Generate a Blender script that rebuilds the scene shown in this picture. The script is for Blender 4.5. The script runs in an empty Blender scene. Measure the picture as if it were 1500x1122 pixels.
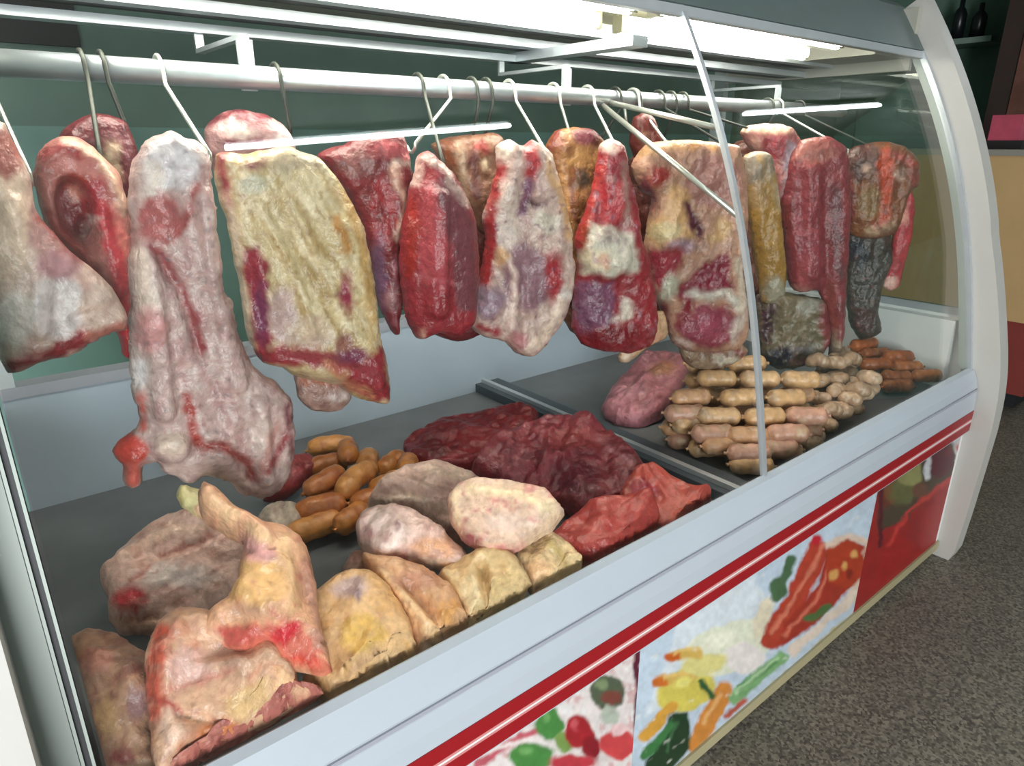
import bpy, bmesh, math, random
import numpy as np
from mathutils import Vector, Matrix
from mathutils.geometry import delaunay_2d_cdt
random.seed(7)
C = bpy.context.scene.collection
SC = bpy.context.scene

# ------------------------------------------------------------------ camera
CAMZ = 1.4
FPX = (1300 * 850 - 351 ** 2) ** .5                # focal length in pixels of a 1500 px wide frame
D1 = np.array([1300., -351., FPX]); D1 /= np.linalg.norm(D1)
D2 = np.array([-850., -351., FPX]); D2 /= np.linalg.norm(D2)
DN = np.cross(D1, D2); DN = -DN if DN[1] < 0 else DN / 1.0
DN /= np.linalg.norm(DN)
cam = bpy.data.cameras.new('camera'); cam_o = bpy.data.objects.new('camera', cam); C.objects.link(cam_o)
cam.sensor_width = 36; cam.lens = 36 * FPX / 1500; cam.clip_start = .02
R_ = Vector((D1[0], D2[0], -DN[0])); U_ = -Vector((D1[1], D2[1], -DN[1])); B_ = -Vector((D1[2], D2[2], -DN[2]))
cam_o.matrix_world = Matrix(((R_.x, U_.x, B_.x, 0), (R_.y, U_.y, B_.y, 0), (R_.z, U_.z, B_.z, CAMZ), (0, 0, 0, 1)))
SC.camera = cam_o

# ------------------------------------------------------------------ world, lights, exposure
w = bpy.data.worlds.new('world'); SC.world = w; w.use_nodes = True
bg = w.node_tree.nodes['Background']; bg.inputs[0].default_value = (.80, .90, 1.0, 1); bg.inputs[1].default_value = .9
SC.view_settings.view_transform = 'Standard'; SC.view_settings.look = 'None'
SC.view_settings.exposure = 0.2; SC.view_settings.gamma = 1.0; SC.view_settings.use_curve_mapping = False
TUBE_E = 27.0       # case tubes
BATTEN_E = 45.0    # ceiling tubes
def area(name, loc, tgt, sx, sy, power, col):
    l = bpy.data.lights.new(name, 'AREA'); l.shape = 'RECTANGLE'; l.size = sx; l.size_y = sy; l.energy = power; l.color = col
    o = bpy.data.objects.new(name, l); C.objects.link(o); o.location = loc
    o.rotation_euler = (Vector(tgt) - Vector(loc)).to_track_quat('-Z', 'Y').to_euler(); return o
area('shopfront_daylight', (-1.25, -3.25, 1.25), (.9, 1.1, 1.0), 2.0, 2.2, 215, (.97, .985, 1.0))

# ------------------------------------------------------------------ picture measuring helpers
def ray(u, v):
    p = np.array([u - 750., v - 561., FPX]); return np.array([p @ D1, p @ D2, -(p @ DN)])
CAMP = np.array([0, 0, CAMZ])
def proj(P):
    q = np.atleast_2d(np.asarray(P, float)) - CAMP
    p = q[:, :1] * D1 + q[:, 1:2] * D2 - q[:, 2:3] * DN
    return np.stack([750 + FPX * p[:, 0] / p[:, 2], 561 + FPX * p[:, 1] / p[:, 2]], 1)
def at(u, v, X=None, Y=None, Z=None):
    r = ray(u, v)
    s = X / r[0] if X is not None else Y / r[1] if Y is not None else (Z - CAMZ) / r[2]
    return CAMP + s * r
def lin(h):
    h = h.lstrip('#'); c = np.array([int(h[i:i + 2], 16) / 255 for i in (0, 2, 4)])
    return np.where(c <= .04045, c / 12.92, ((c + .055) / 1.055) ** 2.4)
def _h(i, j, k, s):
    i = i.astype(np.int64); j = j.astype(np.int64); k = k.astype(np.int64)
    n = (i * 374761393 + j * 668265263 + k * 2147483647 + s * 1274126177) & 0xffffffff
    n = ((n ^ (n >> 13)) * 1274126177) & 0xffffffff
    n = ((n ^ (n >> 16)) * 2246822519) & 0xffffffff
    return ((n ^ (n >> 15)) & 0xffff) / 65535.
def vnoise(P, s=0):
    P = np.asarray(P, float)
    if P.shape[1] == 2: P = np.concatenate([P, np.zeros((len(P), 1))], 1)
    f = np.floor(P); t = P - f; t = t * t * (3 - 2 * t); r = 0
    for a in (0, 1):
        for b in (0, 1):
            for c in (0, 1):
                wgt = (t[:, 0] if a else 1 - t[:, 0]) * (t[:, 1] if b else 1 - t[:, 1]) * (t[:, 2] if c else 1 - t[:, 2])
                r = r + wgt * _h(f[:, 0] + a, f[:, 1] + b, f[:, 2] + c, s)
    return r * 2 - 1
def fbm(P, s=0, o=3):
    r = 0; a = .57
    for k in range(o): r = r + a * vnoise(np.asarray(P) * 2 ** k, s + 17 * k); a *= .5
    return r
def segd(P, pts):
    d = np.full(len(P), 1e9)
    for (x0, y0), (x1, y1) in zip(pts[:-1], pts[1:]):
        v = np.array([x1 - x0, y1 - y0], float); L = max(v @ v, 1e-9)
        t = np.clip(((P - [x0, y0]) @ v) / L, 0, 1)
        d = np.minimum(d, np.hypot(P[:, 0] - x0 - t * v[0], P[:, 1] - y0 - t * v[1]))
    return d
def inside(P, poly):
    r = np.zeros(len(P), bool); n = len(poly)
    for i in range(n):
        x0, y0 = poly[i]; x1, y1 = poly[(i + 1) % n]
        if y0 == y1: continue
        c = ((P[:, 1] < y0) != (P[:, 1] < y1)) & (P[:, 0] < (x1 - x0) * (P[:, 1] - y0) / (y1 - y0) + x0)
        r ^= c
    return r
def mask(P, st, soft):
    k = st[0]
    if k == 'L': d = segd(P, st[3] if len(st[3]) > 1 else st[3] * 2) - st[2] / 2
    elif k == 'E':
        x, y, rx, ry = st[2:6]; a = math.radians(st[6]) if len(st) > 6 else 0
        q = P - [x, y]; u = q[:, 0] * math.cos(a) + q[:, 1] * math.sin(a); v = -q[:, 0] * math.sin(a) + q[:, 1] * math.cos(a)
        d = (np.hypot(u / rx, v / ry) - 1) * min(rx, ry)
    elif k == 'P': d = segd(P, list(st[2]) + [st[2][0]]) * np.where(inside(P, st[2]), -1, 1)
    return np.clip(.5 - d / soft, 0, 1)
def paint(P, base, strokes, seed=0, wob=7., soft=6., alb=1.0):
    col = np.tile(lin(base), (len(P), 1))
    W = P + wob * np.stack([fbm(P / 15., seed + 3, 4), fbm(P / 15. + 9.3, seed + 5, 4)], 1)
    for i, st in enumerate(strokes):
        if st[0] == 'N':          # ('N', colour, scale, stretch, angle, threshold, amount)
            _, c, sc, stx, ang, th, am = st
            a = math.radians(ang); u = (P[:, 0] * math.cos(a) + P[:, 1] * math.sin(a)) / (sc * stx); v = (-P[:, 0] * math.sin(a) + P[:, 1] * math.cos(a)) / sc
            m = np.clip((fbm(np.stack([u, v], 1), seed + 31 * i) - th) * 3.5, 0, 1) * am
        else: m = mask(W, st, soft)
        col = col * (1 - m[:, None]) + lin(st[1]) * m[:, None]
    return col * alb

# ------------------------------------------------------------------ materials
def mat(name, col=(.8, .8, .8), rough=.5, metal=0, bump=0, bscale=60, var=.0, vscale=8, emit=0, spec=.5, attr=False):
    m = bpy.data.materials.new(name); m.use_nodes = True; nt = m.node_tree; b = nt.nodes['Principled BSDF']
    if isinstance(col, str): col = tuple(lin(col))
    b.inputs['Roughness'].default_value = rough; b.inputs['Metallic'].default_value = metal
    b.inputs['Specular IOR Level'].default_value = spec
    tc = nt.nodes.new('ShaderNodeTexCoord')
    ns = nt.nodes.new('ShaderNodeTexNoise'); ns.inputs['Scale'].default_value = vscale; ns.inputs['Detail'].default_value = 5
    nt.links.new(tc.outputs['Object'], ns.inputs['Vector'])
    mr = nt.nodes.new('ShaderNodeMapRange'); mr.inputs[3].default_value = 1 - var; mr.inputs[4].default_value = 1 + var
    mr.inputs[1].default_value = .3; mr.inputs[2].default_value = .7
    nt.links.new(ns.outputs[0], mr.inputs[0])
    mx = nt.nodes.new('ShaderNodeVectorMath'); mx.operation = 'SCALE'
    if attr:
        at_ = nt.nodes.new('ShaderNodeAttribute'); at_.attribute_name = 'Col'; nt.links.new(at_.outputs['Color'], mx.inputs[0])
    else: mx.inputs[0].default_value = col[:3]
    nt.links.new(mr.outputs[0], mx.inputs['Scale']); nt.links.new(mx.outputs[0], b.inputs['Base Color'])
    if bump:
        n2 = nt.nodes.new('ShaderNodeTexNoise'); n2.inputs['Scale'].default_value = bscale; n2.inputs['Detail'].default_value = 4
        nt.links.new(tc.outputs['Object'], n2.inputs['Vector'])
        bp = nt.nodes.new('ShaderNodeBump'); bp.inputs['Strength'].default_value = bump; bp.inputs['Distance'].default_value = .01
        nt.links.new(n2.outputs[0], bp.inputs['Height']); nt.links.new(bp.outputs[0], b.inputs['Normal'])
    if emit:
        b.inputs['Emission Color'].default_value = tuple(col[:3]) + (1,); b.inputs['Emission Strength'].default_value = emit
    return m
def glassmat(name, tint, ior=1.45):
    m = bpy.data.materials.new(name); m.use_nodes = True; nt = m.node_tree; nt.nodes.remove(nt.nodes['Principled BSDF'])
    t = nt.nodes.new('ShaderNodeBsdfTransparent'); t.inputs[0].default_value = tint + (1,)
    g = nt.nodes.new('ShaderNodeBsdfGlossy'); g.inputs['Roughness'].default_value = 0.0
    ge = nt.nodes.new('ShaderNodeNewGeometry'); dt = nt.nodes.new('ShaderNodeVectorMath'); dt.operation = 'DOT_PRODUCT'
    nt.links.new(ge.outputs['Normal'], dt.inputs[0]); nt.links.new(ge.outputs['Incoming'], dt.inputs[1])
    prev = dt.outputs['Value']      # Schlick's reflectance from either face of the sheet
    for op, val in (('ABSOLUTE', 0), ('SUBTRACT', None), ('POWER', 5), ('MULTIPLY', .96), ('ADD', .04)):
        f = nt.nodes.new('ShaderNodeMath'); f.operation = op
        if val is None: f.inputs[0].default_value = 1.0; nt.links.new(prev, f.inputs[1])
        else: nt.links.new(prev, f.inputs[0]); f.inputs[1].default_value = val
        prev = f.outputs[0]
    x = nt.nodes.new('ShaderNodeMixShader'); nt.links.new(f.outputs[0], x.inputs[0]); nt.links.new(t.outputs[0], x.inputs[1]); nt.links.new(g.outputs[0], x.inputs[2])
    nt.links.new(x.outputs[0], nt.nodes['Material Output'].inputs[0]); return m
M_MEAT = mat('fresh_meat', rough=.36, bump=.5, bscale=75, var=.13, vscale=90, attr=True)
M_PRINT = mat('printed_vinyl', rough=.4, attr=True, var=.03, vscale=60)
M_SAUS = mat('sausage_casing', rough=.35, bump=.25, bscale=90, var=.2, vscale=45, attr=True)
M_WHITE = mat('white_plastic', '#dfe0de', .4, var=.03)
M_PANEL = mat('white_liner', '#abb8c6', .45, var=.03)
M_CAP = mat('white_cap', '#b9b6b0', .42, var=.02)
M_ALU = mat('aluminium', '#c4c9cd', .38, .55, var=.04, vscale=20)
M_CHROME = mat('chrome', '#d8dad8', .18, .95)
M_CHAN = mat('channel_grey', '#9aa39c', .45, .2)
M_GALV = mat('galvanised_pipe', '#b6bcc0', .36, .8, var=.1, vscale=30)
M_HOOK = mat('steel_hook', '#d2d2c8', .3, .75)
M_HOOKD = mat('dull_hook', '#3e403a', .45, .5)
M_DECK = mat('deck_steel', '#707275', .42, .35, var=.12, vscale=9)
M_DIV = mat('divider_blue_grey', '#4c545c', .4, .3)
M_RED = mat('red_stripe', '#92121b', .4); M_PINK = mat('pink_stripe', '#c98280', .4); M_RAIL = mat('rail_pvc', '#b2bac2', .36, var=.02)
M_GROOVE = mat('rail_groove', '#9c9ea8', .5)
M_BEIGE = mat('beige_kick', '#a39a78', .5, var=.05)
M_CANOPY = mat('canopy_grey', '#5d6a68', .45, .2, var=.05)
M_LINER = mat('canopy_liner', '#a8a69a', .5, var=.05)
M_DARK = mat('dark_seal', '#24262a', .5)
M_REFL = mat('olive_reflector', '#6e6b56', .5)
M_TUBE = mat('tube_glow', (1.0, .965, .87), .5, emit=TUBE_E)
M_BTUBE = mat('batten_glow', (.90, .97, 1.0), .5, emit=BATTEN_E)
M_GLASS = glassmat('clear_glass', (.955, .975, .965))
M_SMOKE = glassmat('smoked_glass', (.72, .74, .60))

# ------------------------------------------------------------------ object helpers
def link(name, me, parent=None, m=None):
    o = bpy.data.objects.new(name, me); C.objects.link(o)
    if m is not None: me.materials.append(m)
    if parent is not None:
        o.parent = parent; o.matrix_parent_inverse = Matrix.Translation(-Vector(parent.location)) if parent.type == 'EMPTY' or True else Matrix()
    return o
def tag(o, label=None, cat=None, group=None, kind=None):
    for k, v in (('label', label), ('category', cat), ('group', group), ('kind', kind)):
        if v: o[k] = v
    return o
def empty(name, loc, label, cat, group=None):
    o = bpy.data.objects.new(name, None); C.objects.link(o); o.location = loc; o.empty_display_size = .05
    return tag(o, label, cat, group)
def origin(o, p):
    """move a mesh object's origin to p without moving its shape"""
    p = Vector(p); o.data.transform(Matrix.Translation(-p)); o.location = p; return o
def bm_obj(name, bm, m, parent=None, smooth=False, bevel=0):
    if bevel: bmesh.ops.bevel(bm, geom=[e for e in bm.edges if len(e.link_faces) == 2 and e.calc_face_angle(0) > .5], offset=bevel, segments=2, affect='EDGES', profile=.5)
    bmesh.ops.recalc_face_normals(bm, faces=bm.faces)
    me = bpy.data.meshes.new(name); bm.to_mesh(me); bm.free()
    if smooth:
        for p in me.polygons: p.use_smooth = True
    return link(name, me, parent, m)
def add_box(bm, x0, x1, y0, y1, z0, z1):
    vs = [bm.verts.new((x, y, z)) for x in (x0, x1) for y in (y0, y1) for z in (z0, z1)]
    for f in ((0, 1, 3, 2), (4, 6, 7, 5), (0, 4, 5, 1), (2, 3, 7, 6), (0, 2, 6, 4), (1, 5, 7, 3)): bm.faces.new([vs[i] for i in f])
def box(name, b, m, parent=None, bevel=.002):
    bm = bmesh.new(); add_box(bm, *b); return bm_obj(name, bm, m, parent, bevel=bevel)
def tube_into(bm, pts, r, seg=10, caps=True):
    pts = [Vector(p) for p in pts]; rs = r if isinstance(r, (list, tuple)) else [r] * len(pts)
    rings = []; up = None
    for i, p in enumerate(pts):
        t = (pts[min(i + 1, len(pts) - 1)] - pts[max(i - 1, 0)]).normalized()
        if up is None: up = t.orthogonal().normalized()
        up = (up - t * up.dot(t)).normalized(); s = t.cross(up)
        rings.append([bm.verts.new(p + rs[i] * (math.cos(a) * up + math.sin(a) * s)) for a in [2 * math.pi * k / seg for k in range(seg)]])
    for A, B in zip(rings[:-1], rings[1:]):
        for k in range(seg): bm.faces.new((A[k], A[(k + 1) % seg], B[(k + 1) % seg], B[k]))
    if caps: bm.faces.new(rings[0][::-1]); bm.faces.new(rings[-1])
def tube(name, pts, r, m, parent=None, seg=10):
    bm = bmesh.new(); tube_into(bm, pts, r, seg); return bm_obj(name, bm, m, parent, smooth=True)
def extrude_yz(name, loop, x0, x1, m, parent=None, bevel=0, smooth=False):
    bm = bmesh.new(); a = [bm.verts.new((x0, y, z)) for y, z in loop]; b = [bm.verts.new((x1, y, z)) for y, z in loop]; n = len(loop)
    for i in range(n): bm.faces.new((a[i], a[(i + 1) % n], b[(i + 1) % n], b[i]))
    f1 = bm.faces.new(a[::-1]); f2 = bm.faces.new(b)
    bmesh.ops.triangulate(bm, faces=[f1, f2])
    o = bm_obj(name, bm, m, parent, smooth=smooth); return o

# ------------------------------------------------------------------ the room
def struct(o): o['kind'] = 'structure'; return o
FX0, FX1, FY0, FY1 = -3.0, 6.0, -3.5, 3.1
M_FLOOR = bpy.data.materials.new('terrazzo'); M_FLOOR.use_nodes = True
nt = M_FLOOR.node_tree; b = nt.nodes['Principled BSDF']; tc = nt.nodes.new('ShaderNodeTexCoord')
v1 = nt.nodes.new('ShaderNodeTexVoronoi'); v1.inputs['Scale'].default_value = 150
n1 = nt.nodes.new('ShaderNodeTexNoise'); n1.inputs['Scale'].default_value = 2.2; n1.inputs['Detail'].default_value = 6
r1 = nt.nodes.new('ShaderNodeValToRGB'); e = r1.color_ramp.elements
e[0].position = .0; e[0].color = tuple(lin('#504a42')) + (1,); e[1].position = 1; e[1].color = tuple(lin('#9c9484')) + (1,)
x = e.new(.45); x.color = tuple(lin('#766f63')) + (1,)
sep = nt.nodes.new('ShaderNodeSeparateColor'); nt.links.new(v1.outputs['Color'], sep.inputs[0]); nt.links.new(sep.outputs[0], r1.inputs[0])
mxx = nt.nodes.new('ShaderNodeMix'); mxx.data_type = 'RGBA'; mxx.blend_type = 'MULTIPLY'; mxx.inputs[0].default_value = .5
nt.links.new(tc.outputs['Object'], v1.inputs['Vector']); nt.links.new(tc.outputs['Object'], n1.inputs['Vector'])
nt.links.new(r1.outputs[0], mxx.inputs[6]); nt.links.new(n1.outputs[0], mxx.inputs[7]); nt.links.new(mxx.outputs[2], b.inputs['Base Color']); b.inputs['Roughness'].default_value = .5
struct(box('floor', (FX0, FX1, FY0, FY1, -.1, 0), M_FLOOR, bevel=0))
M_WALL = bpy.data.materials.new('green_wall'); M_WALL.use_nodes = True
nt = M_WALL.node_tree; b = nt.nodes['Principled BSDF']; b.inputs['Roughness'].default_value = .6
tc = nt.nodes.new('ShaderNodeTexCoord'); sp = nt.nodes.new('ShaderNodeSeparateXYZ'); nt.links.new(tc.outputs['Object'], sp.inputs[0])
r1 = nt.nodes.new('ShaderNodeValToRGB'); r1.color_ramp.interpolation = 'CONSTANT'; e = r1.color_ramp.elements
e[0].color = tuple(lin('#6f938a')) + (1,); e[1].position = .5; e[1].color = tuple(lin('#5d776b')) + (1,)
mr = nt.nodes.new('ShaderNodeMapRange'); mr.inputs[1].default_value = 0; mr.inputs[2].default_value = 2.914; nt.links.new(sp.outputs[2], mr.inputs[0]); nt.links.new(mr.outputs[0], r1.inputs[0])
n1 = nt.nodes.new('ShaderNodeTexNoise'); n1.inputs['Scale'].default_value = 4; n1.inputs['Detail'].default_value = 5; nt.links.new(tc.outputs['Object'], n1.inputs['Vector'])
mxx = nt.nodes.new('ShaderNodeMix'); mxx.data_type = 'RGBA'; mxx.blend_type = 'OVERLAY'; mxx.inputs[0].default_value = .3
nt.links.new(r1.outputs[0], mxx.inputs[6]); nt.links.new(n1.outputs[0], mxx.inputs[7]); nt.links.new(mxx.outputs[2], b.inputs['Base Color'])
struct(box('wall_back', (FX0, FX1, FY1 - .1, FY1, 0, 3.0), M_WALL, bevel=0))
struct(box('wall_right', (FX1 - .1, FX1, FY0, FY1 - .1, 0, 3.0), M_WALL, bevel=0))
struct(box('wall_left', (FX0, FX0 + .1, FY0, FY1 - .1, 0, 3.0), M_WALL, bevel=0))
bm = bmesh.new(); add_box(bm, FX0 + .1, -2.4, FY0, FY0 + .1, 0, 3.0); add_box(bm, -.1, FX1 - .1, FY0, FY0 + .1, 0, 3.0); add_box(bm, -2.4, -.1, FY0, FY0 + .1, 2.45, 3.0)
struct(bm_obj('wall_front', bm, mat('front_wall_paint', '#6d7a74', .6, var=.05)))
struct(box('ceiling', (FX0, FX1, FY0, FY1, 3.0, 3.1), mat('ceiling_paint', '#8f948f', .7, var=.05), bevel=0))

# ------------------------------------------------------------------ the refrigerated display case
PC = (-.1051, .6190, -1.0611, .9175, .3915)
PROF = [(sum(c * z ** (4 - i) for i, c in enumerate(PC)), z) for z in [.70 + .97 * k / 36 for k in range(37)] + [1.70, 1.735, 1.77, 1.80]]
NG = 37
XE = 2.5; XJ = 1.285; YB = 1.72
case = empty('display_case', (1.25, 1.2, 0), 'long white refrigerated meat counter with sloping glass front and red striped rail', 'display case')
def offs(prof, d):
    out = []
    for i, p in enumerate(prof):
        a = prof[max(i - 1, 0)]; b = prof[min(i + 1, len(prof) - 1)]
        ty, tz = b[0] - a[0], b[1] - a[1]; L = math.hypot(ty, tz); out.append((p[0] - tz / L * d, p[1] + ty / L * d))
    return out
def strip_yz(name, A, B, x0, x1, m, parent=case, n=48):
    """a band between two profiles, built from even quads"""
    def res(P):
        P = np.array(P); L = np.concatenate([[0], np.cumsum(np.hypot(*np.diff(P, axis=0).T))]); t = np.linspace(0, L[-1], n)
        return np.stack([np.interp(t, L, P[:, 0]), np.interp(t, L, P[:, 1])], 1)
    A, B = res(A), res(B); bm = bmesh.new()
    g = [[bm.verts.new((x, p[0], p[1])) for p in Q] for Q in (A, B) for x in (x0, x1)]      # A0 A1 B0 B1
    for i in range(n - 1):
        for a, b in ((0, 1), (1, 3), (3, 2), (2, 0)): bm.faces.new((g[a][i], g[b][i], g[b][i + 1], g[a][i + 1]))
    bm.faces.new((g[0][0], g[1][0], g[3][0], g[2][0])); bm.faces.new((g[0][-1], g[1][-1], g[3][-1], g[2][-1]))
    return bm_obj(name, bm, m, parent)
def band(name, prof, d0, d1, x0, x1, m, parent=case):
    return strip_yz(name, offs(prof, d0), offs(prof, d1), x0, x1, m, parent, len(prof))
for nm, x0, x1 in (('front_glass', .002, XJ - .004), ('front_glass', XJ + .004, XE - .002)):
    o = band(nm, PROF[:NG], 0, .005, x0, x1, M_GLASS); o['label'] = 'clear sloping glass pane'
    for p in o.data.polygons: p.use_smooth = abs(p.normal.x) < .5 and p.area > 1e-3
    o.data.set_sharp_from_angle(angle=.5)
band('glass_joint', PROF[:NG], -.002, .009, XJ - .006, XJ + .006, M_ALU)
# end frames: a white cap standing proud of the glass, an aluminium channel inside it
LOW = [(.655, 0), (.650, .06), (.646, .15), (.645, .3), (.648, .45), (.66, .56), (.675, .63)]
for x0, x1, c0, c1 in ((-.095, -.046, -.046, -.016), (XE + .004, XE + .075, XE - .012, XE + .004)):
    up = [p for p in PROF if p[1] > .74]
    outer = [(.625, 0), (.613, .04), (.606, .18), (.600, .35), (.596, .50), (.599, .60), (.607, .68), (.622, .76), (.644, .85), (.670, .95), (.699, 1.05), (.722, 1.12)] + [p for p in offs(PROF, .07) if p[1] > 1.17]
    inner = [(.70, 0), (.695, .10), (.690, .30), (.690, .50), (.690, .65)] + offs(up, -.03)
    strip_yz('end_cap', outer, inner, x0, x1, M_CAP)
    band('end_channel', PROF[:NG], -.024, -.004, c0, c1, M_CHAN)
    if x0 < 0:
        band('glass_gasket', PROF[:NG], -.004, .006, -.016, -.002, M_DARK)
        for xs in (-.015, -.006): band('glass_seal', PROF[:NG], .004, .012, xs, xs + .003, M_CHAN)
    else: band('glass_seal', PROF[:NG], -.004, .012, c0, c1, M_ALU)
for x0, x1, ys in ((-.05, -.03, 1.15), (XE + .03, XE + .05, .76)):     # solid lower end wall, white inside
    o = box('end_wall', (x0, x1, ys - .03, 1.78, 0, .86), M_WHITE, case)
    box('end_rail', (x0, x1, ys, 1.78, .86, .885), M_ALU, case)
gl = [(y + .01, z) for y, z in PROF if z > .86][:NG] + [(1.72, 1.80), (1.72, .885)]
gl = [(.745, .885)] + gl[1:]
extrude_yz('end_glass', gl, XE + .034, XE + .040, M_SMOKE, case)
extrude_yz('end_glass', gl, -.040, -.034, M_GLASS, case)
# inner liner walls
box('liner_wall', (XE - .012, XE + .03, .765, YB, .60, .85), M_WHITE, case)
box('liner_wall', (-.03, -.006, .775, YB, .60, .86), M_WHITE, case)
box('back_panel', (0, XE - .012, YB, YB + .04, .60, .885), M_PANEL, case)
box('back_rail', (0, XE - .012, YB - .004, YB + .05, .885, .91), M_GROOVE, case)
box('deck', (-.03, XJ - .02, .705, YB, .585, .62), M_DECK, case)
box('deck', (XJ + .02, XE - .012, .705, YB, .585, .62), M_DECK, case)
o = box('divider', (XJ - .050, XJ + .045, .722, YB, .585, .648), M_DIV, case)
box('divider_strip', (XJ - .026, XJ - .010, .724, YB, .648, .660), M_ALU, o)
box('front_gutter', (-.03, XE + .004, .700, .711, .60, .685), M_CANOPY, case)
# front rail: white extrusion with a groove and three stripes
rail = extrude_yz('front_rail', [(.705, .62), (.705, .700), (.697, .706), (.683, .700), (.668, .668), (.663, .645), (.665, .641), (.665, .635), (.661, .631), (.658, .60), (.658, .490), (.70, .49)], 0, XE, M_RAIL, case)
box('rail_groove', (0, XE, .6615, .668, .633, .640), M_GROOVE, rail, 0)
for nm, m, z0, z1 in (('red_stripe', M_RED, .536, .566), ('pink_stripe', M_PINK, .531, .536), ('pink_stripe', M_WHITE, .527, .531), ('pink_stripe', M_PINK, .522, .527), ('red_stripe', M_RED, .494, .522)):
    box(nm, (0, XE, .6565, .660, z0, z1), m, rail, 0)
front = box('front_panel', (-.045, XE + .004, .672, .70, .05, .49), M_WHITE, case)
box('kick_strip', (0, XE, .664, .70, .03, .062), M_BEIGE, case)
box('plinth', (-.045, XE + .004, .70, 1.70, 0, .585), M_WHITE, case)
def poster(name, x0, x1, base, strokes, label, seed):
    nx = int((x1 - x0) / .0036); nz = int(.425 / .0036); vs = []; fs = []
    for j in range(nz + 1):
        for i in range(nx + 1): vs.append((x0 + (x1 - x0) * i / nx, .670, .062 + .426 * j / nz))
    for j in range(nz):
        for i in range(nx): a = j * (nx + 1) + i; fs.append((a, a + 1, a + nx + 2, a + nx + 1))
    n = len(vs); ring = [i for i in range(nx + 1)] + [j * (nx + 1) + nx for j in range(1, nz + 1)] + [nz * (nx + 1) + i for i in range(nx - 1, -1, -1)] + [j * (nx + 1) for j in range(nz - 1, 0, -1)]
    for k in ring: vs.append((vs[k][0], .6718, vs[k][2]))
    for k in range(len(ring)): k2 = (k + 1) % len(ring); fs.append((ring[k2], ring[k], n + k, n + k2))
    me = bpy.data.meshes.new(name); me.from_pydata(vs, [], fs); me.update()
    c = paint(proj(vs), base, strokes, seed, 5, 4.5, .80); c = c * (1 + .16 * fbm(proj(vs) / 7., seed + 3, 3) + .10 * fbm(proj(vs) / 22., seed + 5, 2))[:, None]; ca = me.color_attributes.new('Col', 'FLOAT_COLOR', 'POINT')
    ca.data.foreach_set('color', np.concatenate([np.clip(c, 0, 1), np.ones((len(c), 1))], 1).astype(np.float32).ravel())
    o = link(name, me, front, M_PRINT); o['label'] = label; return o
poster('poster', .02, .862, '#e9dfdb', [('N', '#d9a9a8', 14, 1, 0, .15, .8), ('N', '#f3f0ee', 9, 1, 0, .2, .8), ('L', '#c8606c', 12, [(700, 1120), (760, 1080), (805, 1068)]), ('L', '#efe4e0', 7, [(705, 1104), (800, 1075)]),
  ('E', '#4c8a44', 805, 1060, 20, 24), ('E', '#4c8a44', 778, 1108, 34, 20), ('E', '#7b9a50', 825, 1088, 14, 16), ('E', '#a8242c', 848, 1072, 22, 24), ('E', '#8c1a26', 866, 1095, 14, 18),
  ('E', '#6fa860', 800, 1050, 7, 8), ('E', '#72aa62', 770, 1100, 10, 6), ('E', '#cf5a60', 842, 1062, 6, 6), ('E', '#e88888', 895, 1082, 8, 5), ('E', '#54604a', 890, 1015, 26, 26), ('E', '#7f9068', 882, 1002, 9, 7), ('E', '#7c4238', 895, 1022, 16, 12), ('E', '#d2474a', 905, 1090, 28, 22), ('E', '#f0c9c8', 908, 1068, 14, 10), ('E', '#c03a44', 840, 1118, 34, 12), ('E', '#b8c0b0', 893, 1048, 14, 14),
  ('L', '#5e1e34', 11, [(932, 930), (938, 1140)])], 'printed photo of red fruit and green leaves', 3)
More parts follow.
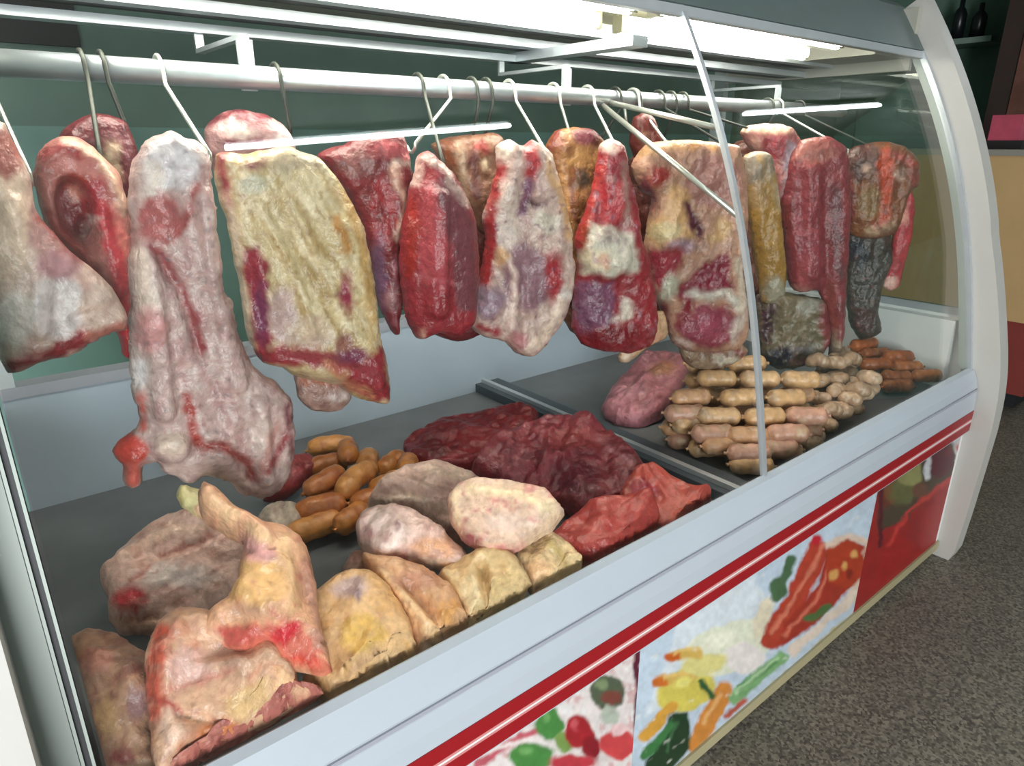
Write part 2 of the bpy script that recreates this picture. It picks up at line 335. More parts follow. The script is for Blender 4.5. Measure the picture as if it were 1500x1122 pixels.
poster('poster', .862, 1.868, '#c6d6e4', [('P', '#dbe4ea', [(1000, 900), (1100, 830), (1130, 900), (1040, 990), (945, 1050)]), ('E', '#e6e8cf', 1065, 950, 72, 36, -22), ('E', '#efe6e0', 1090, 965, 30, 24), ('E', '#d9c95c', 1005, 1012, 44, 30, -20), ('E', '#e2d88c', 1030, 975, 34, 16, -15),
  ('L', '#d9b45c', 14, [(985, 960), (1025, 958)]), ('L', '#c85e20', 13, [(980, 962), (992, 960)]), ('L', '#d9b45c', 16, [(965, 998), (1010, 994)]), ('L', '#cf6f28', 15, [(962, 998), (972, 998)]),
  ('L', '#d58a3c', 26, [(1020, 1090), (1040, 1050), (1062, 1010)]), ('L', '#d8a040', 16, [(945, 1080), (985, 1035)]), ('P', '#1f3d24', [(962, 1090), (985, 1045), (1008, 1043), (1012, 1095), (980, 1130), (940, 1130)]), ('L', '#3f7d44', 12, [(945, 1108), (985, 1062)]), ('L', '#2f5c34', 9, [(1028, 1000), (1042, 1022)]),
  ('L', '#7fae74', 18, [(1075, 1022), (1120, 985), (1145, 962)]), ('L', '#4f8a50', 8, [(1085, 1005), (1135, 970)]), ('L', '#b85a48', 8, [(1062, 1050), (1090, 1025)]),
  ('E', '#f6f4dc', 1055, 938, 26, 10, -22), ('E', '#f0e47c', 1000, 1000, 14, 7, -20), ('L', '#eec874', 4, [(990, 955), (1022, 952)]), ('L', '#eec874', 4, [(975, 992), (1005, 988)]), ('L', '#e8b070', 5, [(1030, 1060), (1055, 1015)]), ('L', '#3e6a44', 5, [(975, 1100), (992, 1060)]), ('L', '#b4d4a4', 4, [(1080, 1012), (1138, 964)]), ('N', '#f2efe4', 9, 2, -35, .45, .5), ('E', '#e8dcc0', 1118, 905, 13, 32, 20), ('L', '#b5402c', 32, [(1132, 935), (1165, 880), (1196, 808)]), ('L', '#d87a60', 6, [(1130, 925), (1150, 900), (1190, 830), (1205, 800)]), ('P', '#a63424', [(1138, 950), (1180, 925), (1262, 850), (1272, 800), (1240, 784), (1212, 800), (1195, 860), (1150, 915)]),
  ('L', '#d8745c', 5, [(1150, 930), (1195, 880), (1215, 830)]), ('E', '#b23c22', 1240, 826, 30, 36), ('E', '#dba45e', 1236, 830, 6, 7), ('E', '#dba45e', 1252, 812, 6, 6), ('E', '#dba45e', 1222, 842, 5, 6), ('E', '#8a2a1a', 1245, 842, 6, 6),
  ('L', '#e8cdb8', 9, [(1212, 800), (1240, 784), (1270, 792), (1272, 840), (1225, 900), (1160, 950)]), ('L', '#ead7c4', 12, [(1255, 870), (1215, 905), (1160, 955)]), ('L', '#4a6a48', 13, [(1136, 875), (1148, 845), (1160, 820)]), ('E', '#4a6a48', 1140, 860, 13, 16), ('L', '#4f6f3c', 11, [(1182, 908), (1212, 890)]), ('E', '#c01f30', 1197, 792, 7, 8),
  ('L', '#b9a878', 8, [(1000, 1118), (1140, 1000), (1285, 870)]), ('L', '#8a2838', 5, [(1289, 690), (1289, 900)])], 'printed photo of vegetables, cheese and sliced salami on pale blue', 5)
poster('poster', 1.868, 2.48, '#9c2322', [('P', '#4c4030', [(1285, 690), (1440, 590), (1440, 680), (1400, 700), (1330, 760), (1285, 780)]), ('E', '#66663e', 1318, 705, 26, 34), ('E', '#8d8c58', 1332, 690, 20, 22), ('E', '#35211f', 1336, 662, 13, 9), ('E', '#5a1c2a', 1375, 672, 20, 26), ('E', '#6b4634', 1350, 720, 14, 14),
  ('L', '#d4d6d8', 9, [(1362, 640), (1360, 700)]), ('L', '#dadad8', 10, [(1400, 655), (1410, 705)]), ('E', '#c44846', 1412, 648, 14, 22), ('E', '#d8dadc', 1398, 640, 8, 12), ('P', '#a32020', [(1310, 780), (1400, 690), (1425, 720), (1400, 790), (1290, 860), (1285, 830)]), ('N', '#8a1a1c', 20, 2, -40, .1, .5), ('L', '#c83a34', 6, [(1300, 800), (1330, 750), (1400, 695)]), ('L', '#541424', 6, [(1291, 690), (1289, 800)])], 'printed photo of vegetables over a red field', 8)
# canopy with its lamps
can = extrude_yz('canopy', offs(PROF[36:], .012) + [(1.13, 1.825), (1.75, 1.825), (1.75, 1.805), (1.13, 1.805)] + offs(PROF[36:], -.004)[::-1], -.02, XE, M_CANOPY, case)
box('canopy_lip', (0, XE, 1.015, 1.035, 1.652, 1.672), M_ALU, can)
box('canopy_reflector', (.02, XE - .02, 1.075, 1.47, 1.712, 1.722), M_REFL, can)
box('canopy_cheek', (XE - .22, XE - .02, 1.07, 1.45, 1.655, 1.71), M_LINER, can)
box('canopy_cheek', (XE - .02, XE, 1.05, 1.72, 1.62, 1.80), M_LINER, can)
for k, (y0, y1, z0, z1, m) in enumerate(((1.30, 1.335, 1.645, 1.665, M_ALU), (1.40, 1.44, 1.622, 1.64, M_ALU), (1.50, 1.54, 1.60, 1.616, M_ALU), (1.44, 1.50, 1.625, 1.64, M_DARK), (1.335, 1.40, 1.65, 1.66, M_DARK), (1.47, 1.75, 1.68, 1.80, M_LINER))):
    box('canopy_beam', (-.02, XE, y0, y1, z0, z1), m, can)
box('cross_brace', (XJ - .06, XJ - .01, 1.10, 1.54, 1.60, 1.622), M_ALU, can)
for x0, x1 in ((.05, 1.24), (1.33, 2.16)):
    for y, z in ((1.13, 1.685), (1.235, 1.665)):
        lamp = tube('lamp_tube', [(x0, y, z), (x1, y, z)], .021, M_TUBE, can, 14)
        for xx in (x0, x1): box('lamp_holder', (xx - .012, xx + .012, y - .015, y + .015, z - .018, z + .03), M_REFL, lamp)
# hanging rail, brackets, glass struts
RY, RZ, RR = 1.25, 1.505, .019
hr = tube('hanging_rail', [(.0, RY, RZ), (XE - .012, RY, RZ)], RR, M_GALV, case, 18)
for x in (.445, 1.19, 2.1):
    bm = bmesh.new(); add_box(bm, x - .013, x + .013, RY + .015, RY + .022, RZ - .02, RZ + .06); add_box(bm, x - .008, x + .008, RY + .015, 1.52, RZ + .06, RZ + .068); add_box(bm, x - .008, x + .008, 1.513, 1.52, RZ + .068, 1.61); bm_obj('rail_bracket', bm, M_ALU, hr)
tube('glass_strut', [(XJ, RY - .005, 1.49), (XJ, .838, 1.258)], .0065, M_HOOK, case)
tube('glass_strut', [(XJ + .02, RY - .01, 1.495), (XJ + .02, .915, 1.43)], .006, M_HOOK, case)
tube('glass_strut', [(XJ + .08, RY, 1.52), (XJ + .08, RY - .02, 1.44)], .004, M_HOOK, case)
M_BODY = M_WHITE
box('rear_post', (.0, .03, YB, YB + .05, .91, 1.80), M_ALU, case)
box('rear_post', (XE - .04, XE - .012, YB, YB + .05, .91, 1.80), M_ALU, case)

# ------------------------------------------------------------------ meat: solid slabs grown from an outline
CUR = {}
def camspline(poly, h, sharp=.4):
    P = np.array(poly, float); n = len(P); out = []
    for i in range(n):
        p0, p1, p2, p3 = P[i - 1], P[i], P[(i + 1) % n], P[(i + 2) % n]
        k = max(2, int(np.linalg.norm(p2 - p1) / h))
        for t in np.arange(k) / k:
            out.append(sharp * (p1 + (p2 - p1) * t) + (1 - sharp) * .5 * (2 * p1 + (p2 - p0) * t + (2 * p0 - 5 * p1 + 4 * p2 - p3) * t * t + (-p0 + 3 * p1 - 3 * p2 + p3) * t ** 3))
    return np.array(out)
def slab(name, outline, O, n, Tf, Tb, base, strokes, parent=None, R=None, h=.0048, lump=.006, lscale=26., marks=(), bend=0., seed=None, jit=.003, wob=8., soft=9., alb=None, m=None, fold=.006, fold_a=0., mott=1., sharp=.4, lowf=(.45, 8), tray=0, satu=None):
    """outline in picture points, laid on the plane through O with normal n (towards the viewer); Tf, Tb = thickness in front of and behind that plane"""
    seed = seed if seed is not None else (sum(ord(c) for c in name) + int(outline[0][0] * 7 + outline[0][1])) % 9973
    n = np.array(n, float); n /= np.linalg.norm(n); O = np.array(O, float)
    e1 = np.cross([0, 0, 1.], n); e1 /= np.linalg.norm(e1); e2 = np.cross(n, e1)
    q = []
    for (u, v) in outline:
        r = ray(u, v); s = ((O - CAMP) @ n) / (r @ n); p = CAMP + s * r - O; q.append((p @ e1, p @ e2))
    bd = camspline(q, h, sharp); bd = bd + jit * np.stack([fbm(bd * 45, seed), fbm(bd * 45 + 5.1, seed + 1)], 1)
    lo, hi = bd.min(0), bd.max(0)
    gx, gy = np.meshgrid(np.arange(lo[0], hi[0], h), np.arange(lo[1], hi[1], h)); g = np.stack([gx.ravel(), gy.ravel()], 1)
    rs = np.random.RandomState(seed); g = g + rs.uniform(-.25, .25, g.shape) * h
    bl = [tuple(p) for p in bd]
    g = g[inside(g, bl)]
    def bdist(P):
        return np.concatenate([np.sqrt(((P[i:i + 800, None] - bd[None]) ** 2).sum(2)).min(1) for i in range(0, len(P), 800)]) if len(P) else np.zeros(0)
    g = g[bdist(g) > .6 * h]
    vin = [Vector(p) for p in bl] + [Vector(p) for p in g]; nb = len(bl)
    vo, eo, fo, ov, oe, of = delaunay_2d_cdt(vin, [], [list(range(nb))], 1, 1e-7)
    V = np.array([(v.x, v.y) for v in vo]); d = bdist(V); d[d < 1e-6] = 0
    R = R or min(max(d.max(), .01), .04)
    prof = np.sqrt(np.clip(1 - (1 - np.clip(d / R, 0, 1)) ** 2, 0, 1))
    wx = V * lscale
    ed = np.clip(d / .010, 0, 1); fo_ = V @ np.array([[math.cos(fold_a), -math.sin(fold_a)], [math.sin(fold_a), math.cos(fold_a)]]).T
    rid = 1 - 2.2 * np.abs(fbm(np.stack([fo_[:, 0] * 22, fo_[:, 1] * 7], 1), seed + 11, 3))
    hf = Tf * prof * (1 + lowf[0] * fbm(V * lowf[1], seed + 2, 3)) + lump * ed * fbm(wx, seed + 4, 4) + fold * ed * rid
    px0 = proj(O + V[:, :1] * e1 + V[:, 1:2] * e2 + n * hf[:, None])
    for mk in marks:    # ('L'/'E'/'P', depth, ...) ridges (+) and hollows (-)
        mm = mask(px0, (mk[0], None) + tuple(mk[2:]), 14.); hf = hf + mk[1] * mm * mm * (3 - 2 * mm) * np.clip(d / .01, 0, 1)
    hb = -Tb * prof * (1 + .2 * fbm(V * 9 + 3, seed + 7, 2)) + .6 * lump * np.clip(d / .012, 0, 1) * fbm(wx + 7, seed + 9)
    hb = np.minimum(hb, hf - .004 * np.clip(d / .006, 0, 1))
    be = bend * (V ** 2).sum(1)
    F = O + V[:, :1] * e1 + V[:, 1:2] * e2 + n * (hf - be)[:, None]
    PF = proj(F); col = paint(PF, base, strokes, seed, wob, soft, ALB if alb is None else alb)
    col = col * (1 + mott * .22 * fbm(PF / 5., seed + 41, 2) + .14 * fbm(PF / 16., seed + 43, 2))[:, None]
    lum = col.mean(1)[:, None]; col = np.clip(lum + (satu or SATU) * (col - lum), .005, 1) * np.array([1.04, .97, .95])
    sp_ = np.clip((fbm(PF / 6., seed + 47, 2) - .38) * 4, 0, 1)[:, None] * .35 * mott; col = col * (1 - sp_) + np.array([.30, .10, .09]) * sp_
    onb = d < 1e-5; idx = -np.ones(len(V), int); keep = np.where(~onb)[0]; idx[keep] = len(V) + np.arange(len(keep)); idx[onb] = np.where(onb)[0]
    Bk = O + V[keep, :1] * e1 + V[keep, 1:2] * e2 + n * (hb - be)[keep][:, None]
    tri = [tuple(f) for f in fo]
    # keep outward winding
    a, b_, c_ = (V[tri[0][k]] for k in range(3))
    ccw = np.cross(b_ - a, c_ - a) > 0
    ff = [t if ccw else t[::-1] for t in tri]
    bb = [tuple(int(idx[i]) for i in t[::-1]) for t in ff if not all(onb[i] for i in t)]
    F, Bk = clampin(F, tray), clampin(Bk, tray)
    me = bpy.data.meshes.new(name); allv = np.concatenate([F, Bk]); ctr = allv.mean(0) if parent is None else np.zeros(3)
    me.from_pydata((allv - ctr).tolist(), [], ff + bb); me.update()
    cc = np.concatenate([col, col[keep]]); ca = me.color_attributes.new('Col', 'FLOAT_COLOR', 'POINT')
    ca.data.foreach_set('color', np.concatenate([np.clip(cc, 0, 1), np.ones((len(cc), 1))], 1).astype(np.float32).ravel())
    me.polygons.foreach_set('use_smooth', [True] * len(me.polygons))
    o = link(name, me, None, m or M_MEAT)
    if parent is None: o.location = ctr
    else: o.parent = parent; o.matrix_parent_inverse = Matrix.Translation(-Vector(parent.location))
    return o
def clampin(P, tray=0):
    P = P.copy(); zz = np.array([p[1] for p in PROF]); yy = np.array([p[0] for p in PROF])
    P[:, 2] = np.maximum(P[:, 2], .622)
    ymin = np.interp(P[:, 2], zz, yy) + .011; ymin = np.where(P[:, 2] < .705, np.maximum(ymin, .722), ymin)
    P[:, 1] = np.maximum(P[:, 1], ymin + .003 * (1 + vnoise(P * 14, 5))); P[:, 1] = np.minimum(P[:, 1], YB - .012)
    P[:, 0] = np.clip(P[:, 0], .006, XE - .018)
    if tray: P[:, 0] = np.where(P[:, 0].mean() < XJ, np.minimum(P[:, 0], XJ - .056), np.maximum(P[:, 0], XJ + .05))
    return P
ALB = 1.0; SATU = 1.13
def hang(name, label, u, v, Y, yaw, outline, T, base, strokes, group='cuts of meat hanging on hooks', cat='meat', hook=None, tilt=0, hx=None, dull=False, **k):
    """a cut hanging in a near-vertical plane through the picture point (u,v) at depth Y"""
    k.setdefault('alb', .74); k.setdefault('satu', 1.0); O = at(u, v, Y=Y); a = math.radians(yaw); n = (-math.sin(a), -math.cos(a), math.sin(math.radians(tilt)))
    o = slab(name, outline, O, n, T, T * .8, base, strokes, **k); tag(o, label, cat, group)
    if hook:
        nrm = np.array(n) / np.linalg.norm(n); r = ray(*hook); s = ((O - CAMP) @ nrm) / (r @ nrm); P = CAMP + s * r
        make_hook(P, hx, dull, label)
    return o
HOOKS = []
NICK = {'dark maroon cut in':'maroon cut behind the teardrop cut','brown fat-streaked':'brown fat-streaked cut in the back row','reddish-brown cut in':'reddish-brown cut in the back row','brown cut in the back':'brown cut behind the mustard strip','dark brown cut in':'dark brown cut in the back row','small maroon':'small maroon cut','brown striped':'brown striped cut','mustard-yellow':'mustard-yellow strip','curled red':'curled red flap','broad pinkish-white': 'leftmost pinkish-white slab', 'dark red cut half': 'half-hidden dark red cut at the left', 'long pinkish': 'long rack of ribs', 'pale pink cut': 'pale pink cut at the back', 'dark red cut wedged': 'dark red cut beside the yellow fat slab', 'smooth deep': 'smooth red teardrop cut', 'white marbled': 'white marbled cut', 'orange-brown cut half': 'half-hidden orange-brown cut', 'cut with a bone': 'cut with the bone-white knuckle', 'tan-topped': 'tan cut left of the glass joint', 'pink and lavender': 'pink and lavender cut', 'long deep red': 'long deep red slab', 'orange-brown cut with': 'rightmost orange-brown cut'}
def make_hook(P, x_rail=None, dull=False, what=''):
    P = Vector(P); x = P.x if x_rail is None else x_rail
    if abs(x - XJ) < .04: x = XJ + .05
    rr = RR + .005; pts = []
    for a in range(-30, 181, 15):
        t = math.radians(a); pts.append(Vector((x, RY + rr * math.cos(t), RZ + rr * math.sin(t))))
    e = P + Vector((0, 0, -.012)); s = pts[-1] + Vector((0, -.004, -.02)); pts.append(s)
    for t in (.25, .5, .75): pts.append(s.lerp(e, t))
    pts.append(e)
    for a in (30, 75, 120, 165): t = math.radians(a); pts.append(e + Vector((0, .016 - .016 * math.cos(t) , -.016 * math.sin(t))))
    o = tube('meat_hook', pts, .0034, M_HOOKD if dull else M_HOOK); origin(o, (x, RY, RZ))
    kind = 'dull dark' if dull else 'bright'
    HOOKS.append(o)
    cut = next(v for k, v in NICK.items() if what.startswith(k))
    tag(o, f'{kind} steel hook holding the {cut}', 'hook', 'steel hooks on the hanging rail')


# ------------------------------------------------------------------ the hanging row, left to right
hang('meat_slab', 'broad pinkish-white slab of fatty meat, leftmost on the rail', 60, 400, 1.02, 0,
  [(-70, 200), (-30, 172), (5, 180), (28, 225), (45, 262), (52, 305), (95, 360), (130, 390), (165, 420), (182, 452), (186, 482), (150, 492), (128, 503), (105, 522), (70, 527), (40, 541), (12, 546), (0, 520), (-5, 470), (-25, 420), (-45, 330)], .035,
  '#dcc2b6', [('N', '#cfa59c', 30, 1.5, 40, .1, .6), ('E', '#ecd2bc', 5, 330, 40, 90), ('E', '#ddd2d2', 85, 450, 42, 48), ('E', '#efe6df', 20, 470, 30, 40), ('E', '#ba8a90', 85, 385, 34, 26), ('E', '#c59a98', 60, 330, 20, 40), ('E', '#b77068', 10, 225, 26, 34), ('L', '#a04c48', 16, [(58, 320), (85, 350), (112, 372)]), ('E', '#d8bfb2', 145, 455, 30, 30), ('L', '#b87468', 20, [(120, 492), (182, 482)]), ('L', '#8e363c', 22, [(15, 538), (70, 520), (118, 498)]), ('L', '#d49a94', 6, [(20, 527), (60, 520)]), ('E', '#e6d8c4', 58, 540, 6, 6)],
  hook=(38, 236), hx=.075, marks=[('L', .012, 30, [(20, 300), (60, 400), (60, 480)]), ('L', -.01, 16, [(110, 470), (180, 450)])])
hang('meat_slab', 'dark red cut half hidden at the back behind the curled red flap', 145, 200, 1.22, 0,
  [(85, 205), (100, 182), (140, 166), (180, 176), (197, 205), (202, 255), (190, 340), (168, 380), (140, 330), (118, 240)], .03,
  '#6c272e', [('E', '#97686c', 170, 200, 16, 10), ('E', '#b3a183', 162, 245, 16, 34), ('L', '#7a444e', 12, [(180, 190), (196, 260)]), ('N', '#531b22', 12, 2, 30, .1, .6)], hook=(186, 182), dull=True, hx=.222)
hang('meat_flap', 'curled red flap of meat with a hollow, second from the left', 120, 330, 1.13, 0,
  [(50, 250), (58, 222), (85, 201), (115, 200), (150, 225), (174, 258), (186, 300), (193, 350), (194, 430), (191, 522), (180, 522), (168, 480), (150, 450), (125, 400), (100, 370), (70, 340), (54, 300)], .035,
  '#bd7a74', [('E', '#c98680', 95, 230, 30, 20), ('L', '#a8474a', 14, [(62, 228), (90, 216), (112, 226)]), ('E', '#a33b2c', 110, 268, 24, 14), ('E', '#86282f', 112, 305, 26, 42, -15), ('E', '#a02f38', 138, 285, 16, 22), ('L', '#dd9886', 8, [(102, 275), (114, 292)]), ('L', '#a84842', 22, [(65, 315), (90, 345), (120, 380), (150, 430)]), ('L', '#c03f48', 26, [(152, 305), (165, 350), (178, 420), (186, 520)]), ('L', '#e2857c', 10, [(172, 300), (184, 370)]), ('L', '#e0bfa6', 11, [(96, 204), (140, 225), (168, 262), (180, 310)]), ('L', '#d8c2ba', 8, [(122, 342), (142, 318)]), ('E', '#e0c8a8', 170, 515, 7, 8)],
  marks=[('E', -.05, 112, 308, 26, 46, -15), ('L', .012, 18, [(60, 240), (95, 210), (150, 235), (178, 300)]), ('E', -.03, 135, 345, 12, 22)], jit=.005, hook=(146, 228), dull=True, hx=.196)
hang('rib_slab', 'long pinkish-white rack of ribs hanging lowest of all, with a red ragged end', 290, 450, 1.05, 4,
  [(190, 300), (187, 268), (196, 230), (215, 207), (250, 196), (288, 204), (306, 224), (310, 270), (316, 330), (328, 400), (347, 480), (372, 535), (405, 558), (427, 590), (430, 650), (422, 692), (405, 716), (380, 729), (355, 721), (330, 702), (300, 698), (270, 706), (240, 690), (225, 674), (208, 682), (210, 704), (196, 714), (181, 702), (178, 682), (166, 660), (170, 643), (195, 634), (203, 612), (194, 585), (189, 540), (192, 480), (189, 400)], .034,
  '#cbb0ac', [('N', '#b58d8c', 13, 3, 80, .12, .75), ('N', '#ddcdc8', 9, 2.5, 80, .2, .7), ('E', '#dbd5da', 252, 240, 42, 40), ('E', '#e3d6cf', 222, 262, 18, 26), ('E', '#ac5e5e', 235, 322, 34, 36), ('L', '#a2504f', 12, [(288, 272), (280, 310), (262, 340)]), ('L', '#9a484c', 13, [(222, 362), (244, 388), (266, 428), (286, 470), (296, 512)]), ('L', '#e8d6cb', 26, [(202, 370), (212, 415), (222, 450)]), ('E', '#d09a9a', 220, 485, 22, 34), ('L', '#b79a96', 18, [(290, 300), (300, 400), (322, 480)]), ('L', '#a78a88', 9, [(318, 400), (345, 500)]), ('N', '#8f7f86', 5, 1.4, 70, .42, .8), ('E', '#e9e2e4', 205, 545, 14, 18),
   ('L', '#9c4a46', 15, [(290, 652), (330, 655), (362, 678), (372, 700)]), ('L', '#a8433e', 15, [(272, 582), (288, 640)]), ('E', '#ddc6b8', 252, 652, 22, 18), ('E', '#d24f46', 188, 660, 26, 26), ('E', '#d2655a', 196, 695, 15, 18), ('L', '#cc544a', 10, [(208, 580), (212, 625)]), ('L', '#dcbfb8', 17, [(250, 686), (325, 690), (385, 722)]), ('L', '#7d3846', 8, [(424, 575), (426, 660)]), ('E', '#dfccc6', 384, 640, 18, 26), ('L', '#96474c', 12, [(395, 690), (415, 640)]), ('L', '#bf8a84', 8, [(385, 690), (402, 620)])],
  hook=(305, 212), hx=.30, alb=.80, marks=[('L', .016, 34, [(215, 370), (225, 470), (240, 600)]), ('L', .012, 26, [(300, 290), (318, 420), (350, 560)]), ('L', -.016, 14, [(222, 362), (266, 428), (296, 520)]), ('L', -.012, 10, [(290, 650), (340, 660), (370, 700)]), ('L', .014, 22, [(380, 590), (390, 700)]), ('E', .02, 250, 655, 26, 20)], lump=.008, jit=.006)
hang('meat_slab', 'pale pink cut with a red rim seen above the yellow fat slab, at the back', 360, 200, 1.24, 6,
  [(298, 195), (315, 170), (345, 160), (385, 166), (415, 182), (432, 212), (430, 280), (360, 300), (315, 260)], .03,
  '#b99090', [('L', '#7a2c38', 14, [(305, 178), (340, 166), (390, 172)]), ('E', '#e0d2cb', 350, 192, 22, 10), ('L', '#7c3440', 10, [(330, 212), (380, 205)]), ('E', '#d0c2c4', 415, 200, 14, 14)], hook=(424, 176), dull=True, hx=.485)
hang('fat_slab', 'wide slab covered in creamy yellow fat with a dark red lower edge', 440, 400, 1.08, 10,
  [(316, 226), (336, 222), (362, 224), (420, 214), (470, 233), (496, 264), (517, 300), (532, 330), (542, 380), (550, 430), (554, 470), (562, 520), (569, 580), (556, 588), (520, 581), (490, 562), (460, 556), (430, 549), (408, 536), (385, 531), (370, 510), (360, 480), (350, 420), (340, 370), (331, 320), (320, 290), (314, 258)], .036,
  '#d3bf93', [('N', '#f0e0bc', 6, 9, 60, .0, .85), ('N', '#b08f56', 6, 9, 60, .12, .7), ('N', '#9c7844', 4, 5, 60, .4, .8), ('E', '#bfae90', 430, 236, 40, 16), ('L', '#c0843e', 10, [(493, 322), (506, 368)]), ('L', '#c9a468', 14, [(505, 280), (535, 380), (545, 470)]), ('L', '#e9d6be', 12, [(336, 295), (347, 370), (356, 440), (364, 506)]), ('L', '#a4454c', 17, [(324, 228), (332, 276)]), ('L', '#dba79c', 9, [(334, 284), (340, 300)]), ('E', '#7a3a48', 373, 241, 15, 8), ('E', '#cfcbb4', 372, 270, 20, 12), ('P', '#9a3240', [(356, 364), (380, 360), (394, 385), (394, 440), (400, 500), (386, 522), (372, 502), (362, 430)]), ('E', '#824060', 382, 458, 12, 44), ('E', '#96344a', 508, 428, 9, 28), ('E', '#c8ada8', 415, 465, 22, 46), ('E', '#cbb6a4', 455, 490, 34, 24), ('N', '#a3727c', 7, 1.3, 20, .45, .5),
   ('L', '#9a343c', 26, [(380, 520), (430, 522), (480, 527), (545, 548)]), ('E', '#7c3450', 517, 520, 26, 15), ('P', '#98303a', [(500, 562), (520, 540), (566, 502), (574, 590), (530, 584)]), ('E', '#9a6a5c', 505, 500, 12, 14), ('L', '#cb8a6a', 8, [(478, 528), (515, 566), (545, 578)]), ('L', '#c7a388', 7, [(436, 552), (500, 556)]), ('E', '#dbc4a8', 460, 480, 26, 14), ('L', '#d9bb86', 9, [(535, 440), (545, 495)])], mott=.35, fold_a=math.radians(-28), fold=.007,
  marks=[('L', .008, 10, [(380, 300), (440, 420), (460, 490)]), ('L', .006, 9, [(420, 280), (490, 430)]), ('L', -.008, 14, [(365, 370), (378, 440), (388, 515)]), ('L', .012, 26, [(400, 530), (480, 535), (550, 560)]), ('L', .006, 8, [(350, 320), (400, 440)])], lump=.005)
hang('meat_scrap', 'small pale scrap dangling under the yellow fat slab', 470, 575, 1.10, 8,
  [(428, 530), (470, 530), (506, 545), (515, 584), (500, 600), (478, 604), (455, 600), (436, 580)], .02, '#ad8c82', [('E', '#ded0cc', 500, 580, 14, 9), ('E', '#6d4a46', 476, 596, 8, 6), ('L', '#b06c54', 9, [(440, 556), (490, 560)]), ('N', '#94706a', 9, 1, 0, .1, .6)])
hang('meat_slab', 'dark red cut wedged between the yellow fat slab and the smooth red one', 545, 300, 1.16, 12,
  [(466, 225), (520, 205), (556, 192), (592, 200), (604, 255), (598, 300), (592, 400), (584, 488), (572, 482), (560, 460), (552, 430), (540, 380), (526, 330), (510, 290), (485, 255)], .035,
  '#7c2a2f', [('E', '#95262c', 562, 310, 18, 60), ('E', '#7e4a48', 520, 240, 26, 20), ('L', '#b55158', 18, [(558, 214), (598, 226)]), ('L', '#d9b09e', 11, [(576, 245), (594, 300), (584, 345)]), ('L', '#d4cabc', 7, [(576, 238), (602, 236)]), ('E', '#74506a', 556, 400, 12, 55), ('L', '#a8707c', 6, [(580, 380), (578, 470)]), ('E', '#a98084', 575, 440, 10, 16), ('N', '#601c22', 10, 3, 70, .1, .5)], hook=(608, 200), hx=.83, marks=[('L', .01, 16, [(580, 250), (590, 330)])])
hang('meat_slab', 'smooth deep red teardrop cut with a silvery edge', 645, 360, 1.08, 14,
  [(612, 228), (628, 220), (648, 238), (672, 270), (690, 308), (699, 350), (699, 420), (692, 470), (672, 492), (640, 487), (610, 496), (592, 455), (586, 400), (586, 340), (594, 300), (604, 262)], .042,
  '#97313a', [('E', '#b04a54', 640, 345, 26, 90), ('N', '#862830', 12, 4, 80, .15, .5), ('L', '#7c434c', 36, [(655, 275), (676, 340), (684, 440)]), ('L', '#cdb0a8', 9, [(624, 228), (652, 254), (688, 302)]), ('L', '#e6d2c8', 10, [(616, 232), (603, 268)]), ('L', '#c06a70', 3, [(614, 404), (668, 416)]), ('L', '#9c2a26', 20, [(606, 300), (600, 400)]), ('E', '#d9a898', 618, 492, 6, 10)], hook=(650, 232), dull=True, hx=.77, marks=[('L', -.006, 6, [(614, 404), (668, 416)]), ('L', .02, 30, [(640, 290), (640, 450)])], lump=.003, fold=.002)
hang('meat_slab', 'brown striped cut in the back between the teardrop cut and the marbled white one', 690, 260, 1.25, 15,
  [(632, 212), (660, 200), (700, 196), (735, 200), (738, 300), (715, 345), (695, 330), (672, 285), (645, 240)], .03,
  '#936a52', [('L', '#8a4a28', 14, [(655, 212), (662, 240)]), ('L', '#b59c80', 8, [(674, 215), (682, 300)]), ('L', '#64343a', 10, [(692, 225), (698, 290)]), ('E', '#d8c6a8', 712, 240, 8, 10), ('N', '#7a5040', 8, 3, 80, .1, .6), ('E', '#a4433c', 704, 215, 12, 10)], hook=(690, 206), dull=True, hx=.90)
